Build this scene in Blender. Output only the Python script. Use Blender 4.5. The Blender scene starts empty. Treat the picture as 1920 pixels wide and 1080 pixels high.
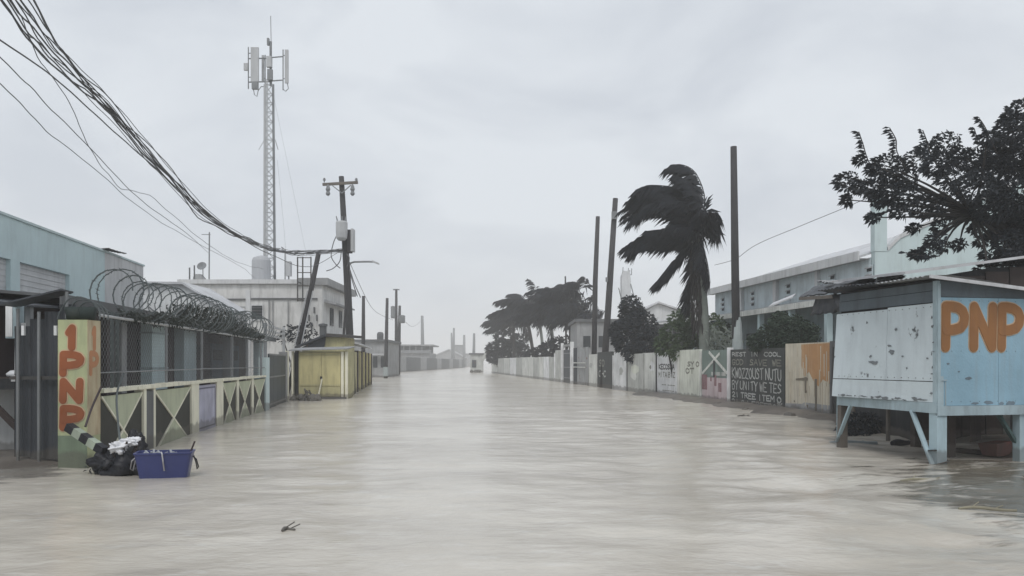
import bpy, bmesh, math, random
from mathutils import Vector, Matrix, noise
random.seed(7)
rnd = random.random
def U(a, b): return a + (b - a) * random.random()
V = Vector
SC = bpy.context.scene
COL = SC.collection
R = math.radians

# ------------------------------------------------------------------ camera, sky, sun, exposure
CAM_H, FPX, CX, HY = 1.8, 1500.0, 960.0, 680.0       # eye height, focal length in 1920-px pixels, horizon row
cam_d = bpy.data.cameras.new("camera")
cam = bpy.data.objects.new("camera", cam_d); COL.objects.link(cam)
cam.location = (0, 0, CAM_H); cam.rotation_euler = (R(90), 0, 0)
cam_d.sensor_width = 36.0; cam_d.lens = FPX / 1920 * 36.0
cam_d.shift_y = (HY - 540.0) / 1920.0
cam_d.clip_start = 0.1; cam_d.clip_end = 6000
SC.camera = cam

SUN_EL, SUN_AZ = R(56), R(-172)                        # azimuth from +Y towards +X
world = bpy.data.worlds.new("World"); SC.world = world
world.use_nodes = True
wn, wl = world.node_tree.nodes, world.node_tree.links
wn.clear()
sky = wn.new("ShaderNodeTexSky"); sky.sky_type = 'NISHITA'; sky.sun_disc = False
sky.sun_elevation = SUN_EL; sky.sun_rotation = SUN_AZ; sky.air_density = 1.0; sky.dust_density = 3.0
tc = wn.new("ShaderNodeTexCoord")
mp = wn.new("ShaderNodeMapping"); mp.inputs['Scale'].default_value = (1.0, 1.0, 2.2)
nz = wn.new("ShaderNodeTexNoise"); nz.inputs['Scale'].default_value = 3.4; nz.inputs['Detail'].default_value = 5
nz.inputs['Roughness'].default_value = 0.5; nz.inputs['Distortion'].default_value = 0.4
rp = wn.new("ShaderNodeValToRGB")
rp.color_ramp.elements[0].position = 0.36; rp.color_ramp.elements[0].color = (0.725, 0.775, 0.845, 1)
rp.color_ramp.elements[1].position = 0.60; rp.color_ramp.elements[1].color = (0.895, 0.945, 1.0, 1)
sc_ = wn.new("ShaderNodeVectorMath"); sc_.operation = 'SCALE'; sc_.inputs['Scale'].default_value = 8.9
mx = wn.new("ShaderNodeMix"); mx.data_type = 'RGBA'; mx.inputs[0].default_value = 0.93
bg = wn.new("ShaderNodeBackground"); bg.inputs['Strength'].default_value = 0.1
wo = wn.new("ShaderNodeOutputWorld")
wl.new(tc.outputs['Generated'], mp.inputs['Vector']); wl.new(mp.outputs[0], nz.inputs['Vector'])
wl.new(nz.outputs['Fac'], rp.inputs['Fac']); wl.new(rp.outputs['Color'], sc_.inputs[0])
wl.new(sky.outputs[0], mx.inputs[6]); wl.new(sc_.outputs[0], mx.inputs[7])
wl.new(mx.outputs[2], bg.inputs['Color']); wl.new(bg.outputs[0], wo.inputs['Surface'])

sun_d = bpy.data.lights.new("sun", 'SUN'); sun_d.energy = 1.5; sun_d.angle = R(25); sun_d.color = (1.0, 0.97, 0.93)
sun = bpy.data.objects.new("sun", sun_d); COL.objects.link(sun)
sdir = V((math.sin(SUN_AZ) * math.cos(SUN_EL), math.cos(SUN_AZ) * math.cos(SUN_EL), math.sin(SUN_EL)))
sun.rotation_euler = sdir.to_track_quat('Z', 'Y').to_euler(); sun.location = (0, -20, 60)

vs = SC.view_settings
vs.view_transform = 'Standard'; vs.look = 'None'; vs.gamma = 1.0; vs.exposure = 0.0; vs.use_curve_mapping = False
SC.render.engine = 'CYCLES'
cy = SC.cycles
cy.max_bounces = 10; cy.diffuse_bounces = 3; cy.glossy_bounces = 3; cy.transmission_bounces = 2
cy.volume_bounces = 8; cy.transparent_max_bounces = 4; cy.use_denoising = True
cy.caustics_reflective = False; cy.caustics_refractive = False

# ------------------------------------------------------------------ helpers
def P(px, py, Y):
    """world point seen at photograph pixel (px, py) at distance Y"""
    return V(((px - CX) / FPX * Y, Y, CAM_H - (py - HY) / FPX * Y))
ORG = {}
def org(o): return ORG.get(o.name, V((0, 0, 0))) if o else V((0, 0, 0))

def setp(o, label=None, cat=None, group=None, kind=None):
    if label: o['label'] = label
    if cat: o['category'] = cat
    if group: o['group'] = group
    if kind: o['kind'] = kind
    return o
def thing(name, label, cat, loc, group=None):
    o = bpy.data.objects.new(name, None); COL.objects.link(o)
    o.location = loc; o.empty_display_size = 0.3
    ORG[o.name] = V(loc)
    return setp(o, label, cat, group)

def frame(ox, oy, dx, dy, oz=0.0):
    """local (a along, b to the right hand side, z up)"""
    l = math.hypot(dx, dy); dx /= l; dy /= l
    return Matrix(((dx, dy, 0, ox), (dy, -dx, 0, oy), (0, 0, 1, oz), (0, 0, 0, 1)))

class MB:
    def __init__(s, T=None): s.v = []; s.f = []; s.T = T
    def add(s, vs_, fs):
        n = len(s.v)
        T = s.T
        for p in vs_:
            p = V(p); s.v.append(T @ p if T else p)
        for f in fs: s.f.append([i + n for i in f])
        return s
    def box(s, x0, x1, y0, y1, z0, z1):
        return s.add([(x0,y0,z0),(x1,y0,z0),(x1,y1,z0),(x0,y1,z0),(x0,y0,z1),(x1,y0,z1),(x1,y1,z1),(x0,y1,z1)],
                     [(0,3,2,1),(4,5,6,7),(0,1,5,4),(1,2,6,5),(2,3,7,6),(3,0,4,7)])
    def hexa(s, lo, hi):
        """lo, hi: four points each, same winding"""
        return s.add(list(lo) + list(hi), [(0,3,2,1),(4,5,6,7),(0,1,5,4),(1,2,6,5),(2,3,7,6),(3,0,4,7)])
    def beam(s, p0, p1, w, h=None, up=(0, 0, 1)):
        h = h or w; p0 = V(p0); p1 = V(p1); d = (p1 - p0).normalized(); up = V(up)
        if abs(d.dot(up)) > 0.95: up = V((0, 1, 0))
        a = d.cross(up).normalized() * (w / 2); b = a.cross(d).normalized() * (h / 2)
        return s.hexa([p0-a-b, p0+a-b, p0+a+b, p0-a+b], [p1-a-b, p1+a-b, p1+a+b, p1-a+b])
    def tube(s, pts, r, n=6, caps=True):
        pts = [V(p) for p in pts]; m = len(pts)
        rs = r if isinstance(r, (list, tuple)) else [r] * m
        vv = []; ff = []
        t0 = (pts[1] - pts[0]).normalized()
        up = V((0, 0, 1)) if abs(t0.z) < 0.9 else V((0, 1, 0))
        a = t0.cross(up).normalized()
        for i, p in enumerate(pts):
            t = (pts[min(i+1, m-1)] - pts[max(i-1, 0)]).normalized()
            a = (a - t * a.dot(t)).normalized(); b = t.cross(a)
            for k in range(n):
                q = 2 * math.pi * k / n
                vv.append(p + (a * math.cos(q) + b * math.sin(q)) * rs[i])
        for i in range(m - 1):
            for k in range(n):
                ff.append((i*n+k, i*n+(k+1) % n, (i+1)*n+(k+1) % n, (i+1)*n+k))
        if caps: ff.append(tuple(range(n-1, -1, -1))); ff.append(tuple(range((m-1)*n, m*n)))
        return s.add(vv, ff)
    def prism(s, poly, y0, y1):
        """poly: (x, z) outline, pushed from y0 to y1"""
        n = len(poly)
        vv = [(x, y0, z) for x, z in poly] + [(x, y1, z) for x, z in poly]
        ff = [tuple(range(n-1, -1, -1)), tuple(range(n, 2*n))] + [(i, (i+1) % n, n+(i+1) % n, n+i) for i in range(n)]
        return s.add(vv, ff)
    def lathe(s, c, prof, n=14):
        """prof: (radius, z) pairs about the vertical through c"""
        c = V(c); vv = []; ff = []; m = len(prof)
        for r, z in prof:
            for k in range(n):
                q = 2*math.pi*k/n; vv.append(c + V((r*math.cos(q), r*math.sin(q), z)))
        for i in range(m-1):
            for k in range(n): ff.append((i*n+k, i*n+(k+1) % n, (i+1)*n+(k+1) % n, (i+1)*n+k))
        ff.append(tuple(range(n-1, -1, -1))); ff.append(tuple(range((m-1)*n, m*n)))
        return s.add(vv, ff)
    def sheet(s, x0, x1, z0, z1, y, amp=0.018, pitch=0.09, th=0.004, bend=None):
        """upright corrugated sheet in local x (along), z; bend(x, z) pushes y"""
        n = max(4, int((x1 - x0) / pitch * 4)); nz_ = 1 if bend is None else 5
        vv = []; ff = []
        for j in range(nz_ + 1):
            z = z0 + (z1 - z0) * j / nz_
            for i in range(n + 1):
                x = x0 + (x1 - x0) * i / n
                vv.append((x, y + amp * math.sin(2*math.pi*(x - x0)/pitch) + (bend(x, z) if bend else 0), z))
        for j in range(nz_):
            for i in range(n): k = j*(n+1)+i; ff.append((k, k+1, k+n+2, k+n+1))
        s.add(vv, ff)
        return s
    def build(s, name, mat, parent=None, smooth=False, kind=None, label=None, loc=None, normals=True):
        me = bpy.data.meshes.new(name)
        o0 = org(parent) if parent else V(loc or (0, 0, 0))
        me.from_pydata([tuple(p - o0) for p in s.v], [], s.f)
        if normals and len(s.f) < 60000:
            bm = bmesh.new(); bm.from_mesh(me); bmesh.ops.recalc_face_normals(bm, faces=bm.faces); bm.to_mesh(me); bm.free()
        me.materials.append(mat)
        if smooth:
            me.polygons.foreach_set('use_smooth', [True] * len(me.polygons))
        o = bpy.data.objects.new(name, me); COL.objects.link(o)
        if parent: o.parent = parent; ORG[o.name] = o0
        else: o.location = o0; ORG[o.name] = o0
        if kind: o['kind'] = kind
        if label: o['label'] = label
        return o

def copy_tree(o, parent=None, depth=0):
    c = o.copy(); COL.objects.link(c); c.parent = parent
    ORG[c.name] = org(o)
    for ch in [x for x in o.children]: copy_tree(ch, c, depth + 1)
    return c

# ------------------------------------------------------------------ materials
MATS = {}
def newmat(name):
    m = bpy.data.materials.new(name); m.use_nodes = True
    nt = m.node_tree; nt.nodes.clear()
    out = nt.nodes.new('ShaderNodeOutputMaterial'); b = nt.nodes.new('ShaderNodeBsdfPrincipled')
    nt.links.new(b.outputs[0], out.inputs['Surface'])
    return m, nt, b
def _pos(nt, scale):
    g = nt.nodes.new('ShaderNodeNewGeometry'); mpn = nt.nodes.new('ShaderNodeMapping')
    mpn.inputs['Scale'].default_value = scale
    nt.links.new(g.outputs['Position'], mpn.inputs['Vector']); return mpn.outputs[0]
def _noise(nt, vec, scale, detail=5, rough=0.55):
    n = nt.nodes.new('ShaderNodeTexNoise'); n.inputs['Scale'].default_value = scale
    n.inputs['Detail'].default_value = detail; n.inputs['Roughness'].default_value = rough
    nt.links.new(vec, n.inputs['Vector']); return n.outputs['Fac']
def _ramp(nt, fac, lo, hi, c0=(0,0,0,1), c1=(1,1,1,1)):
    r = nt.nodes.new('ShaderNodeValToRGB'); e = r.color_ramp.elements
    e[0].position = lo; e[1].position = hi; e[0].color = c0; e[1].color = c1
    nt.links.new(fac, r.inputs['Fac']); return r.outputs['Color']
def _mix(nt, fac, a, b):
    m = nt.nodes.new('ShaderNodeMix'); m.data_type = 'RGBA'
    for s_, v_ in ((0, fac), (6, a), (7, b)):
        if isinstance(v_, (int, float)): m.inputs[s_].default_value = v_
        elif isinstance(v_, tuple): m.inputs[s_].default_value = v_ if len(v_) == 4 else (*v_, 1)
        else: nt.links.new(v_, m.inputs[s_])
    return m.outputs[2]
def _mul(nt, a, k):
    m = nt.nodes.new('ShaderNodeMath'); m.operation = 'MULTIPLY'; nt.links.new(a, m.inputs[0]); m.inputs[1].default_value = k
    return m.outputs[0]
def surf(name, col, rough=0.75, var=0.18, grime=0.35, grime_col=(0.10, 0.095, 0.085), streak=(2.6, 2.6, 0.4),
         spots=0.0, spot_col=(0.16, 0.075, 0.04), spot_scale=3.0, bump=0.25, bscale=22.0, metal=0.0, scale=1.0, spec=0.3, tidal=True):
    if name in MATS: return MATS[name]
    m, nt, b = newmat(name)
    c_lo = tuple(x * (1 - var) for x in col); c_hi = tuple(min(1, x * (1 + var)) for x in col)
    base = _ramp(nt, _noise(nt, _pos(nt, (1, 1, 1)), 1.1 * scale, 6), 0.3, 0.7, (*c_lo, 1), (*c_hi, 1))
    if grime > 0:
        f = _ramp(nt, _noise(nt, _pos(nt, streak), 1.6 * scale, 7, 0.62), 0.48, 0.74)
        base = _mix(nt, _mul(nt, f, grime), base, grime_col)
    if spots > 0:
        f = _ramp(nt, _noise(nt, _pos(nt, (1, 1, 1)), spot_scale, 6, 0.6), 0.66 - 0.1 * spots, 0.70 - 0.08 * spots)
        base = _mix(nt, f, base, spot_col)
    if tidal:
        g = nt.nodes.new('ShaderNodeNewGeometry'); sx = nt.nodes.new('ShaderNodeSeparateXYZ'); nt.links.new(g.outputs['Position'], sx.inputs[0])
        ma = nt.nodes.new('ShaderNodeMath'); ma.operation = 'MULTIPLY_ADD'; nt.links.new(_noise(nt, _pos(nt, (1, 1, .5)), 2.3, 5, 0.65), ma.inputs[0]); ma.inputs[1].default_value = -0.42
        nt.links.new(sx.outputs['Z'], ma.inputs[2])
        tide = _ramp(nt, ma.outputs[0], 0.0, 0.07, (1, 1, 1, 1), (0, 0, 0, 1))       # noise-edged mud line left by the flood
        base = _mix(nt, _mul(nt, tide, 0.55), base, (0.105, 0.095, 0.082))
    nt.links.new(base, b.inputs['Base Color'])
    b.inputs['Roughness'].default_value = rough; b.inputs['Metallic'].default_value = metal
    b.inputs['Specular IOR Level'].default_value = spec
    if bump > 0:
        bp = nt.nodes.new('ShaderNodeBump'); bp.inputs['Strength'].default_value = bump; bp.inputs['Distance'].default_value = 0.02
        nt.links.new(_noise(nt, _pos(nt, (1, 1, 1)), bscale, 4), bp.inputs['Height']); nt.links.new(bp.outputs[0], b.inputs['Normal'])
    MATS[name] = m
    return m

teal = surf('teal_paint', (0.55, 0.675, 0.695), grime=0.14, var=0.06)
teal_pale = surf('pale_teal_paint', (0.54, 0.64, 0.65), grime=0.16, var=0.06)
teal_dull = surf('dull_teal_paint', (0.36, 0.44, 0.47), grime=0.35)
pale_wall = surf('pale_plaster', (0.57, 0.58, 0.59), grime=0.3, var=0.1)
white_wall = surf('white_stained_concrete', (0.60, 0.60, 0.59), grime=0.5, grime_col=(0.24, 0.235, 0.225), var=0.12)
grey_conc = surf('grey_concrete', (0.30, 0.305, 0.31), grime=0.5)
dark_conc = surf('dark_concrete', (0.12, 0.125, 0.13), grime=0.5, grime_col=(0.05, 0.05, 0.05))
cream = surf('cream_paint', (0.74, 0.72, 0.59), grime=0.3, var=0.1)
olive_dark = surf('dark_olive_paint', (0.042, 0.042, 0.035), grime=0.3, grime_col=(0.03, 0.03, 0.03))
pale_green = surf('pale_green_paint', (0.45, 0.48, 0.35), grime=0.3, var=0.12)
pillar_green = surf('pillar_green_paint', (0.38, 0.41, 0.24), grime=0.5, grime_col=(0.15, 0.17, 0.13), var=0.25)
pillar_side = surf('pillar_side_paint', (0.46, 0.40, 0.27), grime=0.6, grime_col=(0.26, 0.11, 0.06), var=0.3, streak=(5, 5, 0.9))
orange = surf('orange_lettering_paint', (0.26, 0.085, 0.035), grime=0.4, grime_col=(0.15, 0.06, 0.035), var=0.2, bump=0.1)
orange_b = surf('ochre_lettering_paint', (0.265, 0.125, 0.048), streak=(7, 7, 1.0), grime=0.5, grime_col=(0.17, 0.095, 0.055), var=0.15, bump=0.1)
orange_halo = surf('faded_peach_paint', (0.50, 0.36, 0.24), grime=0.2, bump=0.1)
yellow = surf('yellow_paint', (0.52, 0.47, 0.25), grime=0.5, grime_col=(0.17, 0.15, 0.10), var=0.12)
yellow_pale = surf('faded_yellow_paint', (0.45, 0.42, 0.24), grime=0.45, grime_col=(0.16, 0.14, 0.11))
blue_gate = surf('dark_blue_metal', (0.045, 0.06, 0.075), grime=0.4, grime_col=(0.02, 0.02, 0.02), rough=0.5)
purple = surf('faded_purple_paint', (0.38, 0.38, 0.48), grime=0.7, grime_col=(0.5, 0.5, 0.55), streak=(5, 5, 0.8), var=0.3)
brown_dark = surf('dark_brown_boards', (0.05, 0.038, 0.035), grime=0.4, grime_col=(0.02, 0.02, 0.02))
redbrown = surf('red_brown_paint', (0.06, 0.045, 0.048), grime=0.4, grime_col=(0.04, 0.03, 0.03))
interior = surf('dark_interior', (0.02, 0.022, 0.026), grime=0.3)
zinc_dark = surf('dark_zinc', (0.05, 0.056, 0.066), grime=0.5, grime_col=(0.03, 0.03, 0.03), rough=0.55, spots=0.2)
zinc = surf('weathered_zinc', (0.30, 0.31, 0.32), grime=0.5, grime_col=(0.12, 0.1, 0.085), rough=0.5, spots=0.25)
zinc_pale = surf('pale_zinc', (0.50, 0.51, 0.53), grime=0.4, grime_col=(0.25, 0.23, 0.21), rough=0.5)
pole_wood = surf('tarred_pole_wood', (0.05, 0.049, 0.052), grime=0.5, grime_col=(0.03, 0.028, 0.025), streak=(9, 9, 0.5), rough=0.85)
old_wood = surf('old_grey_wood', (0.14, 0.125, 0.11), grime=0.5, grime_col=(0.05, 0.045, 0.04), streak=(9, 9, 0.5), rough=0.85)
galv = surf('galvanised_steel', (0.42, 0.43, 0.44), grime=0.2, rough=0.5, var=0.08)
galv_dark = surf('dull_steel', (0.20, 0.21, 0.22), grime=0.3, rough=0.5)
rust_steel = surf('rusty_dark_steel', (0.06, 0.06, 0.06), grime=0.5, grime_col=(0.09, 0.05, 0.03), rough=0.7)
wire_m = surf('dark_wire', (0.075, 0.09, 0.092), grime=0.0, bump=0, rough=0.5)
cable_m = surf('black_cable', (0.11, 0.112, 0.118), grime=0.0, bump=0, rough=0.6)
tank_m = surf('grey_plastic_tank', (0.40, 0.41, 0.43), grime=0.15, rough=0.5, var=0.05)
hut_front = surf('pale_blue_board_paint', (0.55, 0.62, 0.655), grime=0.3, grime_col=(0.26, 0.29, 0.32), var=0.08, spots=0.10, spot_col=(0.10, 0.11, 0.12), spot_scale=2.4)
hut_side = surf('sky_blue_board_paint', (0.25, 0.40, 0.50), streak=(5, 5, 0.45), grime=0.40, grime_col=(0.24, 0.29, 0.32), var=0.14)
hut_trim = surf('blue_grey_trim_paint', (0.34, 0.43, 0.47), grime=0.4, grime_col=(0.14, 0.15, 0.16), streak=(4, 4, 1))
lt_blue = surf('light_blue_post_paint', (0.36, 0.47, 0.52), grime=0.4, grime_col=(0.12, 0.14, 0.15))
white_paint = surf('white_lettering_paint', (0.40, 0.41, 0.40), grime=0.35, bump=0.1)
black_paint = surf('black_wall_paint', (0.045, 0.05, 0.05), grime=0.4, grime_col=(0.12, 0.12, 0.115), var=0.25)
black_letter = surf('black_lettering_paint', (0.05, 0.05, 0.05), grime=0.4, grime_col=(0.2, 0.2, 0.2), bump=0.1)
faint_letter = surf('faded_grey_lettering', (0.22, 0.22, 0.19), grime=0.4, bump=0.1)
pink = surf('faded_pink_paint', (0.52, 0.44, 0.455), grime=0.5, grime_col=(0.24, 0.12, 0.13), var=0.15)
maroon = surf('maroon_paint', (0.22, 0.12, 0.13), grime=0.75, grime_col=(0.42, 0.35, 0.36), streak=(5, 5, 1.2))
flag_green = surf('grey_green_paint', (0.17, 0.22, 0.20), grime=0.4, grime_col=(0.08, 0.1, 0.09))
w_pale = surf('pale_grey_wall_paint', (0.63, 0.64, 0.61), grime=0.6, grime_col=(0.16, 0.16, 0.145), streak=(5, 5, 0.5))
w_white = surf('white_wall_paint', (0.72, 0.73, 0.74), grime=0.45, grime_col=(0.2, 0.2, 0.2), streak=(5, 5, 0.5))
w_grey = surf('grey_wall_paint', (0.46, 0.47, 0.45), grime=0.6, grime_col=(0.13, 0.13, 0.125), streak=(5, 5, 0.5))
w_green = surf('pale_green_wall_paint', (0.62, 0.64, 0.57), grime=0.5, grime_col=(0.17, 0.17, 0.14), streak=(5, 5, 0.5))
w_orange = surf('orange_wall_wash', (0.42, 0.235, 0.11), grime=0.55, grime_col=(0.52, 0.40, 0.27), streak=(6, 6, 0.5), var=0.15)
w_drip = surf('pale_dripped_paint', (0.55, 0.51, 0.42), grime=0.7, grime_col=(0.24, 0.20, 0.16), streak=(7, 7, 0.35), var=0.15)
blue_tub = surf('blue_plastic', (0.028, 0.038, 0.135), tidal=False, grime=0.2, grime_col=(0.05, 0.05, 0.075), rough=0.4, spec=0.5, bump=0.08)
white_bag = surf('white_plastic_bag', (0.66, 0.67, 0.70), tidal=False, grime=0.15, rough=0.45, bump=0.3, bscale=9)
black_rubber = surf('black_refuse', (0.014, 0.015, 0.02), tidal=False, grime=0.1, rough=0.5)
netting = surf('dark_green_netting', (0.022, 0.032, 0.03), grime=0.3, rough=0.9)
rope_m = surf('pale_rope', (0.4, 0.4, 0.42), grime=0.2, bump=0)
stick_m = surf('pale_bamboo', (0.38, 0.36, 0.25), grime=0.3)
red_m = surf('faded_red_plastic', (0.25, 0.10, 0.085), grime=0.4)
stone_m = surf('wet_grey_stone', (0.13, 0.125, 0.115), grime=0.4, rough=0.5)
mud = surf('wet_mud', (0.14, 0.124, 0.11), tidal=False, rough=0.42, var=0.25, grime=0.5, grime_col=(0.075, 0.066, 0.06), streak=(1, 1, 1), bump=0.5, bscale=9, spec=0.4)
trunk_m = surf('dark_bark', (0.035, 0.032, 0.031), grime=0.4, grime_col=(0.02, 0.02, 0.02), streak=(6, 6, 1))
trunk_pale = surf('grey_green_palm_bark', (0.17, 0.19, 0.17), grime=0.4, streak=(3, 3, 5))
glass_m = surf('dark_window_glass', (0.035, 0.04, 0.045), grime=0.1, rough=0.15, bump=0, spec=0.5)
pole_base = surf('grey_green_pole_sleeve', (0.33, 0.37, 0.37), grime=0.3)

def leafmat(name, c):
    m, nt, b = newmat(name)
    f = _noise(nt, _pos(nt, (1, 1, 1)), 2.2, 4)
    nt.links.new(_ramp(nt, f, 0.3, 0.7, (*[x * 0.7 for x in c], 1), (*[x * 1.35 for x in c], 1)), b.inputs['Base Color'])
    b.inputs['Roughness'].default_value = 0.6; b.inputs['Specular IOR Level'].default_value = 0.25
    return m
leaf_dark = leafmat('dark_leaf', (0.019, 0.024, 0.030))
leaf_palm = leafmat('palm_leaf', (0.019, 0.022, 0.028))
leaf_green = leafmat('green_leaf', (0.075, 0.108, 0.058))
leaf_mid = leafmat('bush_leaf', (0.036, 0.056, 0.038))
leaf_pale = leafmat('pale_reed', (0.22, 0.25, 0.22))
leaf_vine = leafmat('vine_leaf', (0.035, 0.042, 0.038))

# water: silty flood
def water_mat():
    m, nt, b = newmat('silty_flood_water')
    a = _ramp(nt, _noise(nt, _pos(nt, (0.2, 0.34, 1)), 1.0, 6, 0.6), 0.32, 0.66, (0.40, 0.368, 0.318, 1), (0.565, 0.53, 0.468, 1))
    foam = _ramp(nt, _noise(nt, _pos(nt, (0.8, 1.7, 1)), 1.3, 9, 0.66), 0.54, 0.70)
    col = _mix(nt, _mul(nt, foam, 0.45), a, (0.64, 0.615, 0.565))
    dk = _ramp(nt, _noise(nt, _pos(nt, (0.6, 1.5, 1)), 0.8, 7, 0.64), 0.56, 0.74)
    col = _mix(nt, _mul(nt, dk, 0.55), col, (0.27, 0.245, 0.215))
    # silt by the right bank, with hut and tree reflection and shade painted in
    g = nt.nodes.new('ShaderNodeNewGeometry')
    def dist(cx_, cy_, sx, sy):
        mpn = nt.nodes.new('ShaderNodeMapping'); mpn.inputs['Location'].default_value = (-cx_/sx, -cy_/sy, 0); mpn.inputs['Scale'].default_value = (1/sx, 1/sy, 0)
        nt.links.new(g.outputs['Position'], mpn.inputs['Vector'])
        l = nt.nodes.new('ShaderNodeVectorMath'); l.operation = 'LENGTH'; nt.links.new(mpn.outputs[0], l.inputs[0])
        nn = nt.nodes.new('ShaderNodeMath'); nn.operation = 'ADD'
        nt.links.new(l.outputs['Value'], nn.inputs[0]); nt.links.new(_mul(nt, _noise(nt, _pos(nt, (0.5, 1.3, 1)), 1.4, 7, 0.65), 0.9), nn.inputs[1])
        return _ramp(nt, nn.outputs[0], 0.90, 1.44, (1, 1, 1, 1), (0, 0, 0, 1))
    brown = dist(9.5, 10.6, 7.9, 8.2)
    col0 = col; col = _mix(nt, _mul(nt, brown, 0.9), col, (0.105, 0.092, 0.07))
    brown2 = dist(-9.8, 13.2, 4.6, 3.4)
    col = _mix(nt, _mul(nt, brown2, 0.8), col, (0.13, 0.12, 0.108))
    fm2 = _ramp(nt, _noise(nt, _pos(nt, (0.9, 1.9, 1)), 1.5, 9, 0.7), 0.565, 0.66)
    col = _mix(nt, _mul(nt, fm2, 0.55), col, (0.56, 0.545, 0.51))              # froth lines on the moving flood
    nt.links.new(col, b.inputs['Base Color'])
    b.inputs['Roughness'].default_value = 0.2; b.inputs['IOR'].default_value = 1.33; b.inputs['Specular IOR Level'].default_value = 0.5
    bp = nt.nodes.new('ShaderNodeBump'); bp.inputs['Strength'].default_value = 0.38; bp.inputs['Distance'].default_value = 0.06
    h1 = _noise(nt, _pos(nt, (1.2, 1.7, 1)), 1.5, 6, 0.6)
    nt.links.new(h1, bp.inputs['Height']); nt.links.new(bp.outputs[0], b.inputs['Normal'])
    return m
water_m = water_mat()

# ------------------------------------------------------------------ ground, flood, banks
FAR = 1500
MB().add([(-FAR, -150, -0.6), (FAR, -150, -0.6), (FAR, FAR, -0.6), (-FAR, FAR, -0.6)], [(0, 1, 2, 3)]).build('ground', mud, kind='structure')
def lin(a, b, st):
    n = max(1, round((b - a) / st)); return [a + (b - a) * i / n for i in range(n)]
xs = [-FAR, -600, -200, -80, -40, -25] + lin(-18, 18, 0.15) + [18, 25, 40, 80, 200, 600, FAR]
ys = [-150, -40, -10] + lin(0, 30, 0.13) + lin(30, 80, 0.5) + lin(80, 200, 4) + lin(200, 600, 25) + [600, 900, FAR]
def sm(t): t = max(0, min(1, t)); return t*t*(3-2*t)
wv = []
for y in ys:
    for x in xs:
        z = 0.0
        if -18 <= x <= 18 and 0 <= y <= 200:
            k = 1.0 if y < 30 else max(0.0, 1 - (y - 30) / 60)
            z = 0.050 * noise.noise((x * 0.36 + 3, y * 0.5, 0.3)) + 0.045 * (0.4 - abs(noise.noise((x * 0.75 + 0.2 * y, y * 1.05 + 7, 2.1)))) + 0.020 * (0.4 - abs(noise.noise((x * 1.7 + 9, y * 2.3, 5.0))))
            z = (z - 0.012) * k * (0.85 + 1.1 * sm((x - 0.5) / 4.5))
        wv.append((x, y, z))
nx = len(xs)
wf = [(j*nx+i, j*nx+i+1, (j+1)*nx+i+1, (j+1)*nx+i) for j in range(len(ys)-1) for i in range(nx-1)]
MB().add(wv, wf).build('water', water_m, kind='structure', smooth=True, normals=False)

def bank(name, x0, x1, y0, y1, h, step=0.3):
    X = lin(x0, x1, step) + [x1]; Y = lin(y0, y1, step) + [y1]; n = len(X)
    vv = [(x, y, h(x, y)) for y in Y for x in X]
    ff = [(j*n+i, j*n+i+1, (j+1)*n+i+1, (j+1)*n+i) for j in range(len(Y)-1) for i in range(n-1)]
    return MB().add(vv, ff).build(name, mud, kind='structure', smooth=True, normals=False)
def sm(t): t = max(0, min(1, t)); return t*t*(3-2*t)
LWX = lambda y: -7.3 - 0.1265 * (y - 14.1)           # left roadside wall line
RWX = lambda y: 13.57 - 0.122 * y                    # right roadside wall line
def h_left(x, y):
    d = LWX(y) - x
    n = noise.noise((x * 0.7, y * 0.7, 1.3)) * 0.07 + noise.noise((x * 2.4, y * 2.4, 4.3)) * 0.025
    return -0.16 + 0.24 * sm((d + 0.4) / 1.6) * sm((y - 12.4) / 2.2) + n * sm((y - 11.6) / 1.5)
bank('mud_bank', -34, -5.5, 11.2, 42, h_left, 0.3)
def h_right(x, y):
    d = RWX(y) - x
    n = noise.noise((x * 0.8, y * 0.8, 11.3)) * 0.06 + noise.noise((x * 2.4, y * 2.4, 14.3)) * 0.03
    w = 1.6 if y > 19 else 1.6 + (19 - y) * 0.25
    return -0.22 + 0.38 * sm((w + 0.4 - d) / 1.7) * sm((y - 12.0) / 3.0) + n
bank('mud_bank', 3.5, 22, 11.5, 46, h_right, 0.3)

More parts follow.
